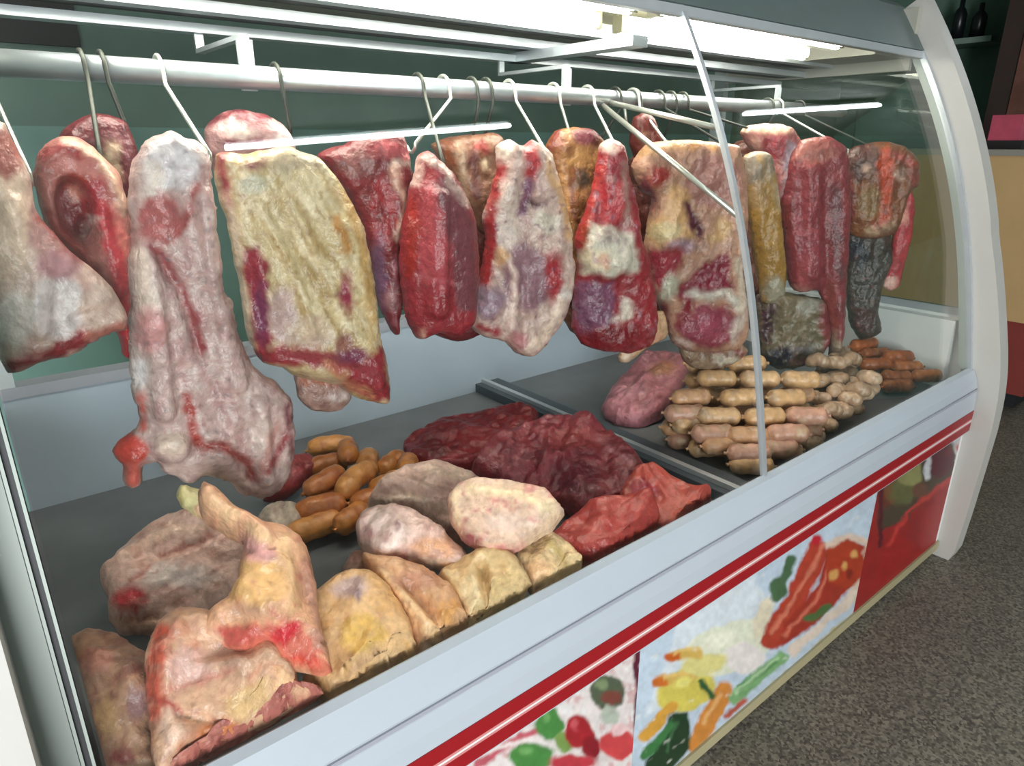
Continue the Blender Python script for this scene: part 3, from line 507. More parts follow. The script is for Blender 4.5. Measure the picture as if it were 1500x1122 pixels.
hang('meat_cut', 'white marbled cut with purple patches and a bright red left rim', 765, 360, 1.08, 18,
  [(727, 213), (745, 205), (765, 213), (780, 206), (795, 212), (808, 226), (816, 260), (828, 300), (835, 340), (840, 400), (836, 440), (822, 470), (800, 502), (775, 522), (755, 516), (738, 500), (712, 494), (690, 480), (682, 464), (694, 430), (704, 400), (711, 350), (706, 320), (718, 280), (727, 250)], .036,
  '#cdb2a8', [('N', '#b79494', 8, 1.5, 60, .2, .6), ('L', '#a02d31', 26, [(732, 248), (724, 300), (712, 360), (705, 412)]), ('L', '#c96a60', 8, [(718, 262), (712, 300)]), ('E', '#f0e2d0', 740, 215, 12, 12), ('L', '#b23a40', 22, [(779, 214), (781, 252)]), ('L', '#80506a', 18, [(778, 270), (766, 305)]), ('L', '#dcaf80', 12, [(806, 238), (824, 300), (832, 345)]), ('E', '#d8c6bc', 744, 320, 16, 60), ('E', '#d6ccbe', 800, 325, 20, 16), ('E', '#5f4048', 783, 298, 13, 6), ('E', '#98747e', 772, 405, 38, 48), ('E', '#a5343c', 812, 405, 14, 36), ('E', '#9c8292', 712, 442, 28, 24), ('N', '#7a5068', 6, 1.2, 0, .35, .7), ('L', '#9a2a34', 10, [(700, 475), (740, 492)]), ('L', '#ecd0c6', 11, [(736, 372), (754, 405), (750, 470), (740, 495)]), ('E', '#deb084', 733, 376, 10, 14), ('L', '#ecd4c2', 13, [(826, 438), (806, 480), (775, 514)]), ('E', '#c6888a', 760, 500, 14, 12), ('E', '#f4e8e2', 830, 430, 6, 8)],
  hook=(798, 210), hx=1.0, marks=[('L', .012, 16, [(736, 372), (754, 405), (750, 480)]), ('E', -.012, 772, 280, 12, 26), ('E', .014, 712, 442, 26, 24), ('L', -.01, 10, [(765, 420), (770, 500)])], lump=.007)
hang('meat_cut', 'orange-brown cut half hidden behind the white marbled one', 845, 290, 1.2, 20,
  [(798, 214), (815, 192), (840, 186), (870, 190), (888, 215), (884, 262), (868, 330), (855, 400), (840, 430), (828, 340), (815, 285), (803, 245)], .03,
  '#ad7c4e', [('E', '#70303a', 862, 198, 22, 16), ('E', '#7a2a30', 812, 205, 10, 20), ('E', '#d0a064', 850, 232, 22, 12), ('L', '#8a4c2c', 10, [(838, 250), (850, 400)]), ('L', '#cf9c66', 9, [(822, 250), (840, 350)]), ('E', '#56483c', 852, 262, 12, 14), ('N', '#8c5a38', 8, 3, 80, .1, .6)], hook=(840, 205), hx=1.13)
hang('meat_cut', 'cut with a bone-white knuckle between a red top and a purple bottom', 900, 380, 1.08, 24,
  [(878, 212), (896, 203), (914, 214), (922, 258), (934, 300), (936, 340), (950, 380), (958, 430), (960, 480), (950, 506), (920, 516), (880, 513), (852, 504), (838, 480), (840, 430), (846, 390), (842, 350), (856, 310), (868, 270), (874, 238)], .034,
  '#98323a', [('L', '#b33a38', 16, [(880, 240), (862, 310), (850, 345)]), ('E', '#b02f38', 898, 290, 20, 36), ('E', '#debfb4', 893, 212, 17, 11), ('E', '#c88a88', 894, 262, 7, 7), ('L', '#8c341c', 16, [(856, 336), (860, 372)]), ('P', '#d0cabb', [(866, 324), (898, 332), (932, 350), (936, 398), (900, 406), (852, 402), (858, 366)]), ('E', '#e6d8ba', 872, 382, 24, 18), ('E', '#d0a084', 884, 384, 10, 10), ('E', '#9a8e88', 894, 345, 10, 8), ('P', '#7c4c66', [(842, 414), (898, 414), (902, 470), (870, 490), (842, 482)]), ('N', '#a08494', 6, 2, 85, .3, .6), ('P', '#d8cabc', [(912, 436), (926, 440), (928, 466), (896, 468), (910, 458)]), ('E', '#7a1c26', 900, 494, 46, 18), ('L', '#9c2c34', 14, [(940, 400), (952, 470)]), ('L', '#a08078', 8, [(915, 240), (918, 330)])],
  hook=(903, 208), hx=1.24, marks=[('E', .016, 890, 375, 34, 34), ('L', -.008, 9, [(880, 330), (880, 240)])], lump=.006)
hang('meat_slab', 'small maroon cut peeping over the top of the tan and purple cut', 945, 190, 1.2, 28, [(922, 215), (928, 172), (948, 165), (962, 178), (970, 225), (945, 250)], .02, '#74302a', [('E', '#b08a74', 948, 205, 8, 8), ('N', '#561e1e', 8, 1, 0, .1, .6)], hook=(950, 176), dull=True)
hang('meat_cut', 'tan-topped cut with pear-shaped fat and purple-red lean, just left of the glass joint', 1020, 360, 1.06, 30,
  [(924, 245), (945, 212), (1000, 204), (1050, 209), (1080, 214), (1092, 260), (1094, 330), (1088, 400), (1094, 440), (1094, 490), (1077, 512), (1040, 514), (1015, 516), (985, 502), (973, 470), (962, 440), (948, 400), (943, 360), (949, 320), (953, 290), (938, 278)], .034,
  '#bd927a', [('N', '#a87a68', 9, 2, 60, .15, .6), ('L', '#d6a878', 14, [(938, 222), (1000, 212)]), ('L', '#d0965e', 10, [(1015, 212), (1050, 212)]), ('E', '#ae7c72', 1048, 265, 40, 40), ('E', '#74363e', 946, 285, 15, 26), ('E', '#a03630', 966, 258, 15, 12), ('E', '#b8a0a4', 942, 293, 10, 9), ('P', '#d8ac7c', [(978, 275), (1000, 270), (1015, 300), (1022, 340), (1012, 364), (955, 358), (948, 332), (970, 310)]), ('E', '#d6c398', 975, 340, 24, 14), ('L', '#64303e', 14, [(1006, 300), (1024, 342)]), ('P', '#cfa878', [(1036, 352), (1050, 320), (1076, 326), (1060, 354), (1040, 362)]), ('E', '#b294a0', 1000, 362, 20, 9),
   ('P', '#96303e', [(945, 368), (1002, 366), (992, 410), (962, 432)]), ('P', '#86243a', [(1010, 398), (1068, 365), (1072, 424), (1000, 440), (990, 430)]), ('L', '#cfa896', 8, [(1068, 352), (1030, 380), (1004, 408)]), ('E', '#b8b4a2', 980, 420, 13, 22, 20), ('L', '#d8d0c4', 15, [(1014, 434), (1060, 430), (1086, 452)]), ('E', '#963c50', 1038, 478, 46, 32), ('E', '#a84a60', 1040, 480, 16, 14), ('L', '#dccbb8', 10, [(1080, 380), (1088, 440), (1084, 480)]), ('L', '#dccac0', 12, [(1080, 470), (1074, 500)]), ('E', '#6e1c28', 968, 470, 14, 26), ('L', '#e2c8c0', 8, [(992, 500), (1010, 508)]), ('L', '#8c2432', 12, [(1000, 470), (1010, 440)])],
  hook=(985, 212), hx=1.40, marks=[('E', .016, 985, 325, 30, 40), ('L', -.012, 12, [(1006, 300), (1024, 345)]), ('L', .01, 12, [(1012, 434), (1060, 430), (1086, 452)]), ('E', .014, 1040, 480, 40, 26), ('L', -.01, 10, [(990, 430), (1040, 390)])], lump=.007)
hang('meat_scrap', 'tan rind scrap jutting from under the tan and purple cut', 948, 495, 1.085, 28, [(905, 520), (926, 498), (940, 462), (972, 456), (978, 492), (945, 512), (922, 530), (908, 530)], .016, '#c9a480', [('E', '#d8a48a', 965, 495, 8, 6), ('E', '#dfc8b4', 918, 522, 10, 6)])
hang('meat_scrap', 'ragged tan and red trimming under the cut beside the glass joint', 1040, 525, 1.05, 30, [(995, 505), (1040, 508), (1085, 502), (1095, 515), (1075, 532), (1050, 540), (1020, 540), (1000, 528)], .018, '#a28a72', [('E', '#96323c', 1045, 512, 14, 8), ('E', '#d4ccba', 1065, 528, 16, 7), ('L', '#8e2c34', 8, [(1080, 512), (1090, 520)]), ('N', '#7a5a4a', 8, 1, 0, .1, .7)])
# second row behind, filling the gaps
for v_ in (
  ('dark maroon cut in the back row behind the teardrop cut and the marbled one', 690, 400, 1.31, 15, [(600, 300), (640, 260), (700, 280), (728, 320), (722, 430), (705, 486), (670, 500), (620, 480), (598, 420)], '#6e2a2e', [('N', '#541e22', 12, 3, 80, .1, .6), ('L', '#8c4a44', 8, [(705, 320), (700, 450)])]),
  ('brown fat-streaked cut in the back row between the marbled cut and the knuckle cut', 845, 390, 1.31, 22, [(818, 250), (850, 235), (878, 260), (880, 380), (870, 470), (845, 492), (822, 460), (814, 350)], '#8a5c44', [('N', '#64382e', 9, 3, 80, .1, .7), ('L', '#b08a6c', 7, [(845, 300), (848, 420)])]),
  ('reddish-brown cut in the back row between the knuckle cut and the tan one', 950, 360, 1.30, 28, [(918, 240), (945, 225), (975, 250), (985, 360), (978, 470), (955, 498), (930, 460), (922, 340)], '#74403a', [('N', '#54262a', 9, 3, 80, .1, .7), ('L', '#a47a68', 6, [(925, 300), (935, 420)])]),
  ('brown cut in the back row beside the mustard fat strip', 1105, 330, 1.26, 34, [(1072, 215), (1100, 205), (1130, 225), (1140, 340), (1130, 470), (1104, 490), (1082, 440), (1074, 320)], '#7c5044', [('N', '#5a302e', 9, 3, 80, .1, .7), ('E', '#a48474', 1090, 250, 16, 24)]),
  ('dark brown cut in the back row between the deep red slab and the rightmost cut', 1245, 320, 1.2, 42, [(1225, 230), (1250, 222), (1275, 250), (1272, 340), (1262, 430), (1240, 440), (1226, 360)], '#5c3028', [('N', '#40201e', 8, 3, 80, .1, .7)])):
    hang('meat_cut', v_[0], v_[1], v_[2], v_[3], v_[4], v_[5], .03, v_[6], v_[7], hook=(v_[1], min(p[1] for p in v_[5]) + 14), dull=True)
# right pane
hang('meat_cut', 'pink and lavender cut with a bright pale top, first right of the glass joint', 1135, 240, 1.12, 32,
  [(1084, 196), (1096, 184), (1125, 180), (1158, 186), (1172, 212), (1174, 258), (1160, 300), (1146, 330), (1134, 290), (1118, 240), (1096, 216)], .034,
  '#b36e68', [('L', '#f2cdb0', 12, [(1090, 190), (1120, 186), (1155, 190)]), ('E', '#a8424a', 1136, 215, 16, 18), ('L', '#a898a4', 16, [(1158, 215), (1156, 260), (1146, 300)]), ('E', '#c9998a', 1106, 212, 10, 10), ('N', '#93545a', 9, 2, 70, .15, .6)], hook=(1118, 188), dull=True, hx=1.60)
hang('fat_slab', 'mustard-yellow fat strip just behind the glass joint', 1118, 330, 1.05, 34,
  [(1086, 232), (1105, 222), (1128, 226), (1138, 260), (1144, 320), (1150, 390), (1148, 430), (1132, 444), (1116, 442), (1108, 400), (1098, 330), (1089, 275)], .026,
  '#a8803c', [('E', '#988a78', 1112, 245, 30, 28), ('N', '#b8904c', 9, 4, 85, .1, .6), ('E', '#b29060', 1110, 285, 16, 20), ('E', '#a09a84', 1134, 425, 18, 20), ('N', '#8a6830', 6, 3, 85, .3, .5), ('L', '#bfae94', 7, [(1136, 270), (1140, 300)])], hook=(1112, 236), dull=True, hx=1.50)
hang('meat_slab', 'long deep red slab in the right pane tapering to a pale sinew tip', 1195, 330, 1.02, 38,
  [(1143, 300), (1152, 235), (1172, 206), (1212, 200), (1240, 218), (1245, 300), (1242, 360), (1238, 420), (1234, 490), (1228, 528), (1216, 528), (1211, 470), (1198, 426), (1172, 428), (1156, 418), (1149, 360)], .036,
  '#8f3940', [('E', '#a8645c', 1190, 222, 36, 20), ('L', '#7c2c2a', 18, [(1150, 300), (1158, 350)]), ('E', '#9a404a', 1185, 340, 24, 60), ('N', '#702a30', 10, 4, 85, .15, .5), ('L', '#76424a', 14, [(1225, 280), (1228, 400)]), ('L', '#b85a62', 8, [(1178, 380), (1176, 418)]), ('L', '#9c4440', 14, [(1216, 420), (1220, 490)]), ('E', '#bca892', 1224, 512, 8, 20), ('L', '#c48a80', 6, [(1160, 420), (1185, 428)])], hook=(1244, 214), hx=2.07, marks=[('L', .016, 24, [(1190, 250), (1190, 400)]), ('L', -.01, 10, [(1212, 360), (1214, 440)])], fold=.002, lump=.004)
m13 = hang('rib_cut', 'orange-brown cut with a fringed rim, rightmost on the rail', 1290, 280, .98, 46,
  [(1236, 232), (1252, 214), (1290, 207), (1326, 214), (1346, 238), (1346, 270), (1332, 284), (1318, 330), (1306, 345), (1275, 350), (1246, 342), (1237, 285)], .028,
  '#8a4e2a', [('E', '#5a322c', 1262, 235, 30, 30), ('L', '#c0421e', 22, [(1300, 225), (1296, 280), (1285, 330)]), ('L', '#b4413a', 12, [(1312, 222), (1338, 240), (1342, 268)]), ('E', '#c9a48e', 1272, 250, 7, 8), ('E', '#8e6a40', 1275, 300, 18, 26), ('L', '#d0b292', 9, [(1272, 342), (1306, 330)]), ('E', '#d8b4a4', 1318, 256, 7, 8), ('N', '#6a3824', 8, 2, 80, .1, .6), ('L', '#742f34', 10, [(1242, 260), (1246, 330)])], hook=(1288, 214), dull=True, hx=2.2)
st = slab('hanging_strip', [(1332, 268), (1340, 300), (1336, 345), (1326, 385), (1318, 418), (1304, 426), (1292, 418), (1300, 396), (1306, 350), (1314, 318), (1322, 290)], at(1318, 340, Y=.965), (-.72, -.69, 0), .012, .010, '#a83c42', [('E', '#d9b0a4', 1304, 416, 12, 10), ('E', '#c88e7e', 1325, 315, 7, 12), ('L', '#8e2a30', 6, [(1312, 370), (1316, 395)])], parent=m13, lump=.003)
st['label'] = 'thin red strip with a pale tip'
hang('meat_slab', 'very dark brown organ meat below the orange-brown rightmost cut', 1270, 410, 1.02, 44,
  [(1240, 300), (1270, 292), (1300, 305), (1306, 380), (1292, 420), (1286, 455), (1290, 485), (1262, 498), (1243, 470), (1238, 400)], .028, '#40302a', [('E', '#302a38', 1258, 370, 16, 22), ('N', '#5c463a', 7, 2, 40, .1, .6), ('E', '#54302e', 1265, 470, 16, 18)])
hang('offal_piece', 'grey-green and purple offal hanging low beside the glass joint', 1160, 480, 1.04, 36,
  [(1108, 432), (1140, 426), (1176, 432), (1206, 440), (1216, 480), (1204, 520), (1170, 538), (1138, 540), (1116, 526), (1110, 480)], .03, '#857860', [('L', '#4a2634', 24, [(1122, 435), (1124, 490)]), ('E', '#332838', 1142, 524, 24, 14), ('N', '#6a6044', 8, 1, 0, .1, .7), ('N', '#a09680', 6, 1, 30, .3, .7), ('E', '#a8a494', 1188, 448, 18, 12), ('L', '#8c3a3e', 14, [(1208, 450), (1212, 510)]), ('E', '#7c4444', 1185, 532, 22, 9), ('E', '#8a8080', 1176, 512, 18, 9)], lump=.012, marks=[('L', -.014, 12, [(1138, 440), (1136, 510)])])

# ------------------------------------------------------------------ cuts laid in the left tray
DZ = .622
def lay(name, label, u, v, z, tilt, outline, T, base, strokes, group='pale cuts piled in the left tray', cat='meat', az=None, **k):
    """a cut resting on the pile: plane through (u,v) at height z, leaning tilt degrees towards the front"""
    O = at(u, v, Z=z); d = CAMP - O; a = math.atan2(d[1], d[0]) if az is None else math.radians(az); t = math.radians(tilt)
    n = (math.sin(t) * math.cos(a), math.sin(t) * math.sin(a), math.cos(t)); k.setdefault('R', .022 if name in ('steak', 'meat_chunk') else .036)
    k.setdefault('fold', .009); k.setdefault('fold_a', (u * 7 + v * 3) % 3.1); k.setdefault('lump', .010); k.setdefault('sharp', .6); k.setdefault('lowf', (.7, 13)); k['tray'] = 1
    if name == 'steak': k.setdefault('alb', .85); k.setdefault('satu', .98)
    return tag(slab(name, outline, O, n, T, k.pop('Tb', .02), base, strokes, **k), label, cat, group)
c2 = lay('meat_cut', 'ribbed pinkish-grey cut lying at the back left under the shank', 255, 850, .685, 25,
  [(146, 850), (165, 822), (200, 792), (250, 770), (300, 764), (350, 785), (380, 810), (360, 870), (335, 905), (300, 925), (260, 940), (215, 930), (180, 930), (160, 910), (158, 880)], .05,
  '#d4b6ac', [('L', '#9a5648', 6, [(238, 812), (305, 788)]), ('L', '#dcc0b0', 14, [(180, 812), (240, 780), (300, 772)]), ('E', '#dccdc8', 262, 842, 56, 18), ('L', '#ab6a5e', 7, [(195, 850), (220, 830)]), ('E', '#b54248', 190, 876, 26, 17), ('E', '#cfae98', 200, 912, 40, 14), ('N', '#b08478', 9, 2, -25, .2, .6), ('L', '#8c4a42', 5, [(175, 908), (230, 904)])], marks=[('L', -.014, 8, [(235, 814), (310, 786)]), ('L', .014, 20, [(180, 815), (250, 782)]), ('L', -.012, 8, [(175, 906), (235, 902)])])
lay('meat_cut', 'mottled brownish cut in the front left corner against the end glass', 160, 1040, .70, 30,
  [(96, 950), (130, 930), (170, 935), (215, 960), (235, 1000), (235, 1080), (250, 1140), (160, 1150), (120, 1060)], .05,
  '#b2907a', [('N', '#8a5a50', 14, 1, 0, .1, .8), ('N', '#c8a48a', 10, 1, 0, .2, .7), ('E', '#c08a7c', 140, 965, 24, 18), ('E', '#7c5048', 200, 975, 20, 8), ('E', '#c0a078', 155, 1050, 18, 30), ('E', '#96787a', 200, 1030, 14, 24), ('E', '#8c4a48', 175, 1110, 20, 14)], lump=.014)
c3 = lay('meat_cut', 'domed pink and tan cut with a red rim in the front left corner', 320, 1010, .735, 35,
  [(212, 965), (232, 915), (268, 892), (310, 900), (380, 930), (432, 970), (438, 1050), (405, 1070), (350, 1082), (305, 1090), (272, 1106), (252, 1135), (228, 1140), (216, 1050)], .05,
  '#d6b098', [('N', '#c8846c', 22, 1, 0, .1, .6), ('L', '#c06052', 26, [(240, 925), (222, 985), (222, 1050)]), ('N', '#b98c7c', 14, 1, 20, .15, .6), ('E', '#d8b4ac', 276, 975, 34, 26), ('L', '#c48a80', 8, [(240, 1010), (300, 1000), (340, 980)]), ('E', '#d6b48a', 372, 1036, 44, 28), ('E', '#c07a54', 320, 1072, 34, 14), ('E', '#dfc0b0', 250, 1062, 16, 34), ('L', '#e6bc98', 13, [(426, 1000), (428, 1046)]), ('L', '#a84a44', 8, [(262, 1040), (225, 1020)]), ('E', '#c2a090', 330, 960, 34, 16)], marks=[('L', .012, 26, [(240, 950), (240, 1050)]), ('L', .01, 18, [(290, 980), (360, 970)]), ('L', -.01, 12, [(265, 1050), (330, 1058), (400, 1060)])])
lay('meat_cut', 'flat dark-edged red scrap along the front rail under the domed cut', 390, 1085, .70, 15,
  [(240, 1140), (275, 1100), (330, 1086), (400, 1060), (432, 1018), (470, 1022), (492, 1040), (480, 1062), (420, 1092), (370, 1128), (330, 1150)], .025,
  '#b07068', [('N', '#7c3a3a', 9, 2, -30, .1, .8), ('N', '#d09a88', 8, 1, 0, .25, .7), ('E', '#5c2c2c', 345, 1092, 14, 8), ('E', '#dcb094', 465, 1040, 18, 12), ('L', '#c85058', 8, [(390, 1080), (430, 1060)])], lump=.008)
lay('meat_cut', 'large smooth tan cut by the rail, right of the shank', 525, 940, .70, 32,
  [(455, 880), (490, 848), (535, 838), (570, 862), (598, 905), (610, 950), (606, 988), (560, 1012), (515, 1038), (475, 1034), (440, 1012), (455, 960)], .05,
  '#d8b48c', [('N', '#cc9f6c', 18, 1.5, 60, .1, .6), ('E', '#bfa8a4', 512, 860, 28, 16), ('E', '#7a6472', 524, 872, 6, 10), ('E', '#d4b070', 530, 930, 34, 30), ('L', '#b08e74', 6, [(490, 1010), (560, 960)]), ('E', '#d8b894', 580, 985, 20, 16)], marks=[('L', -.01, 10, [(500, 1000), (570, 950)])])
lay('meat_cut', 'folded tan cut with a pale fin, second along the rail from the shank', 620, 900, .70, 32,
  [(528, 820), (560, 818), (620, 832), (662, 858), (684, 900), (688, 932), (650, 948), (626, 968), (604, 972), (588, 915), (560, 875)], .045,
  '#caa282', [('L', '#e4c29c', 22, [(556, 846), (605, 895), (640, 930)]), ('E', '#b98a74', 610, 850, 36, 16), ('E', '#cc9a68', 660, 900, 20, 22), ('N', '#b48468', 10, 2, 45, .15, .6), ('E', '#e0c2ac', 640, 955, 16, 8), ('L', '#a07058', 7, [(590, 925), (620, 960)])], marks=[('L', .018, 22, [(556, 846), (605, 895), (640, 935)]), ('L', -.018, 12, [(600, 860), (650, 920)])])
lay('meat_cut', 'pale yellow two-lobed cut, third along the rail from the shank', 720, 870, .70, 32,
  [(640, 846), (676, 820), (722, 804), (766, 830), (788, 876), (782, 912), (748, 926), (728, 944), (694, 940), (670, 895)], .045,
  '#d6bc94', [('L', '#b0946c', 8, [(706, 830), (722, 900)]), ('E', '#dcc094', 745, 860, 20, 34), ('E', '#dccaa8', 690, 870, 16, 24), ('N', '#c0a078', 12, 2, 70, .2, .6), ('E', '#8e5a40', 695, 915, 16, 6)], marks=[('L', -.022, 12, [(705, 825), (722, 915)])])
lay('meat_cut', 'pale cream wedge at the right end of the row along the rail', 810, 835, .69, 30,
  [(742, 806), (792, 778), (836, 802), (876, 842), (856, 868), (812, 886), (782, 882), (764, 848)], .04,
  '#e2c8a0', [('L', '#bfa878', 10, [(800, 790), (850, 845)]), ('E', '#e6bf98', 790, 835, 20, 20), ('N', '#d0ac84', 10, 2, 45, .2, .6), ('E', '#8e6a5c', 790, 868, 16, 5)])
c1 = lay('meat_shank', 'big skin-on shank with a bare bone end, topmost at the left', 395, 870, .81, 40,
  [(290, 735), (300, 712), (325, 728), (352, 752), (390, 770), (420, 776), (444, 792), (458, 830), (468, 900), (482, 960), (489, 986), (470, 993), (430, 981), (395, 961), (360, 966), (330, 956), (298, 938), (304, 902), (332, 880), (350, 858), (350, 830), (356, 800), (330, 786), (300, 764)], .05,
  '#e2b496', [('E', '#deb484', 375, 855, 46, 42), ('E', '#dfaaa8', 382, 800, 30, 24), ('L', '#ecc6a4', 20, [(310, 735), (360, 770), (410, 800)]), ('L', '#e8c39c', 14, [(415, 790), (428, 850), (432, 890)]), ('L', '#d07a6c', 40, [(325, 935), (400, 935), (465, 965)]), ('E', '#c44048', 425, 932, 28, 18), ('E', '#d0a890', 360, 895, 40, 10), ('E', '#c2605a', 348, 930, 32, 14), ('N', '#c9746c', 12, 1.5, 20, .3, .6), ('L', '#bd9080', 20, [(450, 830), (476, 950)]), ('L', '#d0554c', 11, [(400, 964), (486, 988)]), ('E', '#ecccb4', 310, 938, 15, 17), ('E', '#c03a48', 360, 972, 14, 6), ('L', '#e8cdb8', 6, [(330, 958), (400, 964)])],
  marks=[('L', .02, 40, [(310, 735), (380, 790)]), ('E', .02, 390, 860, 50, 50), ('L', .012, 14, [(310, 945), (400, 965), (480, 988)]), ('L', -.01, 12, [(440, 840), (462, 930)])], lump=.007)
bn = slab('bone', [(258, 726), (266, 710), (292, 716), (330, 740), (330, 766), (304, 764), (284, 754), (268, 744)], at(300, 742, Z=.842), (0, -.6, .8), .018, .014, '#dcd3a6', [('E', '#c9bf8c', 265, 728, 8, 10), ('E', '#e6b69a', 300, 748, 12, 12)], parent=c1, lump=.003)
bn['label'] = 'bare yellowish bone end'
lay('meat_cut', 'small grey knob of bone and gristle behind the shank, near the orange sausages', 412, 755, .67, 30, [(372, 770), (385, 745), (410, 734), (436, 738), (446, 760), (440, 782), (410, 786)], .03, '#bfb3a6', [('N', '#a08a84', 9, 1, 0, .1, .7)])
lay('meat_cut', 'small pink lump between the tan cut and the marbled chunk', 522, 832, .69, 30, [(500, 838), (512, 816), (530, 808), (552, 820), (545, 850), (520, 858)], .028, '#d8b2a4', [('E', '#e2c6ba', 520, 828, 12, 10), ('N', '#c08a84', 8, 1, 0, .2, .6)])
lay('meat_cut', 'dark red scrap under the rib rack beside the orange sausages', 425, 695, .665, 30, [(385, 735), (398, 700), (428, 672), (456, 668), (466, 688), (445, 712), (415, 732)], .03, '#8e3e40', [('E', '#b8686c', 435, 690, 12, 8), ('N', '#6c2c2e', 9, 2, -40, .1, .6)])
lay('meat_chunk', 'greyish-tan folded chunk behind the white-faced one in the left tray', 625, 730, .715, 30,
  [(536, 752), (552, 724), (595, 692), (636, 680), (692, 696), (720, 722), (712, 770), (690, 800), (640, 800), (590, 780), (556, 770)], .05,
  '#d6baae', [('L', '#e6d2c0', 9, [(545, 738), (600, 728), (650, 742)]), ('L', '#ecd6c4', 9, [(632, 686), (692, 702)]), ('L', '#a08c80', 8, [(560, 742), (620, 756), (650, 775)]), ('E', '#bfa298', 660, 725, 36, 16), ('N', '#a8867e', 10, 2, 20, .2, .6)], marks=[('L', -.016, 10, [(560, 742), (620, 756), (660, 780)]), ('L', .012, 14, [(545, 736), (650, 740)])])
lay('meat_chunk', 'pinkish-white round-faced chunk with a cream flap in the middle of the left tray', 600, 795, .745, 42,
  [(520, 770), (532, 748), (560, 742), (610, 752), (650, 778), (680, 808), (694, 832), (682, 846), (648, 838), (604, 832), (572, 846), (540, 822), (524, 796)], .05,
  '#e0c4bc', [('E', '#ecd8d2', 566, 782, 32, 36), ('E', '#a87880', 538, 780, 6, 10), ('E', '#cc6a72', 590, 828, 14, 13), ('L', '#ecd2ba', 12, [(596, 826), (640, 822), (684, 838)]), ('E', '#dcae90', 638, 802, 34, 14), ('E', '#7c5058', 584, 768, 4, 4), ('N', '#c09a94', 10, 2, 20, .2, .6)], marks=[('L', .014, 14, [(596, 826), (680, 840)]), ('L', -.02, 10, [(604, 814), (575, 832)]), ('E', .014, 566, 782, 28, 30)])
lay('meat_chunk', 'squared pale slab with red marbling resting on the folded chunk', 740, 760, .785, 36,
  [(655, 732), (672, 714), (700, 708), (752, 712), (800, 724), (826, 755), (806, 782), (770, 802), (740, 816), (705, 812), (676, 790), (658, 762)], .04,
  '#dcc0ae', [('N', '#c07a7c', 8, 1.5, 20, .2, .75), ('L', '#e8d2b4', 10, [(668, 724), (672, 770)]), ('L', '#ecd8b8', 13, [(690, 716), (760, 722), (815, 748)]), ('L', '#e8cdb0', 12, [(820, 758), (770, 800)]), ('E', '#95545c', 690, 790, 16, 12), ('E', '#e6ccc0', 735, 765, 26, 16), ('N', '#f0dccc', 6, 2, 15, .35, .7), ('E', '#d88e94', 740, 806, 26, 8)], marks=[('L', .008, 12, [(690, 716), (760, 722), (815, 748)])], sharp=1., fold=.005, lowf=(.3, 10), R=.014)
# red steaks
G2 = 'red steaks in the left tray'
lay('steak', 'dark red steaks at the very back of the left tray by the divider', 650, 660, .65, 12, [(590, 650), (640, 622), (700, 606), (760, 600), (790, 612), (770, 650), (700, 690), (640, 698), (600, 684)], .03, '#8a222c', [('E', '#6e1a24', 640, 655, 34, 16), ('N', '#a03840', 12, 2, -30, .2, .6)], group=G2)
lay('steak', 'broad maroon steak in the middle of the red steaks', 815, 690, .675, 15,
  [(688, 700), (735, 645), (800, 618), (860, 622), (912, 655), (945, 700), (915, 742), (862, 768), (818, 748), (770, 725)], .04, '#87303a', [('N', '#6a2230', 14, 1.5, 20, .1, .7), ('N', '#b06468', 8, 2, -20, .3, .6), ('E', '#943a3c', 850, 640, 50, 14), ('E', '#742838', 840, 700, 40, 24), ('L', '#c08088', 4, [(880, 640), (920, 680)])], lump=.008, group=G2)
lay('steak', 'bright red steak at the front corner between rail and pale cuts', 885, 775, .69, 22,
  [(800, 800), (825, 772), (860, 750), (905, 738), (950, 735), (968, 760), (955, 792), (905, 826), (868, 838), (835, 832), (815, 820)], .04, '#a83c36', [('N', '#903030', 14, 1.5, -20, .15, .6), ('L', '#c8706a', 4, [(840, 775), (890, 765)]), ('N', '#bc5a50', 9, 2, -30, .3, .5), ('E', '#983030', 850, 815, 24, 14)], group=G2)
lay('steak', 'orange-red steak beside the tray divider', 985, 725, .685, 22,
  [(905, 735), (925, 702), (955, 690), (990, 704), (1040, 728), (1052, 742), (1020, 766), (975, 788), (945, 790), (920, 770)], .035, '#ad463a', [('N', '#98362f', 12, 1.5, -20, .15, .6), ('E', '#b65040', 1000, 745, 26, 18), ('L', '#c87a74', 4, [(930, 720), (965, 700)]), ('E', '#9a3440', 945, 720, 20, 16)], group=G2)
lay('meat_cut', 'pink flat cut beside the tray divider at the back of the right tray', 945, 578, .665, 15,
  [(880, 600), (905, 560), (945, 528), (990, 522), (1010, 545), (995, 580), (970, 612), (935, 628), (900, 622)], .04, '#b9808a', [('N', '#a06a70', 12, 1.5, -10, .1, .6), ('E', '#cf9aa4', 920, 570, 20, 10), ('E', '#b08068', 970, 540, 20, 10)], group='loose cuts in the right tray')

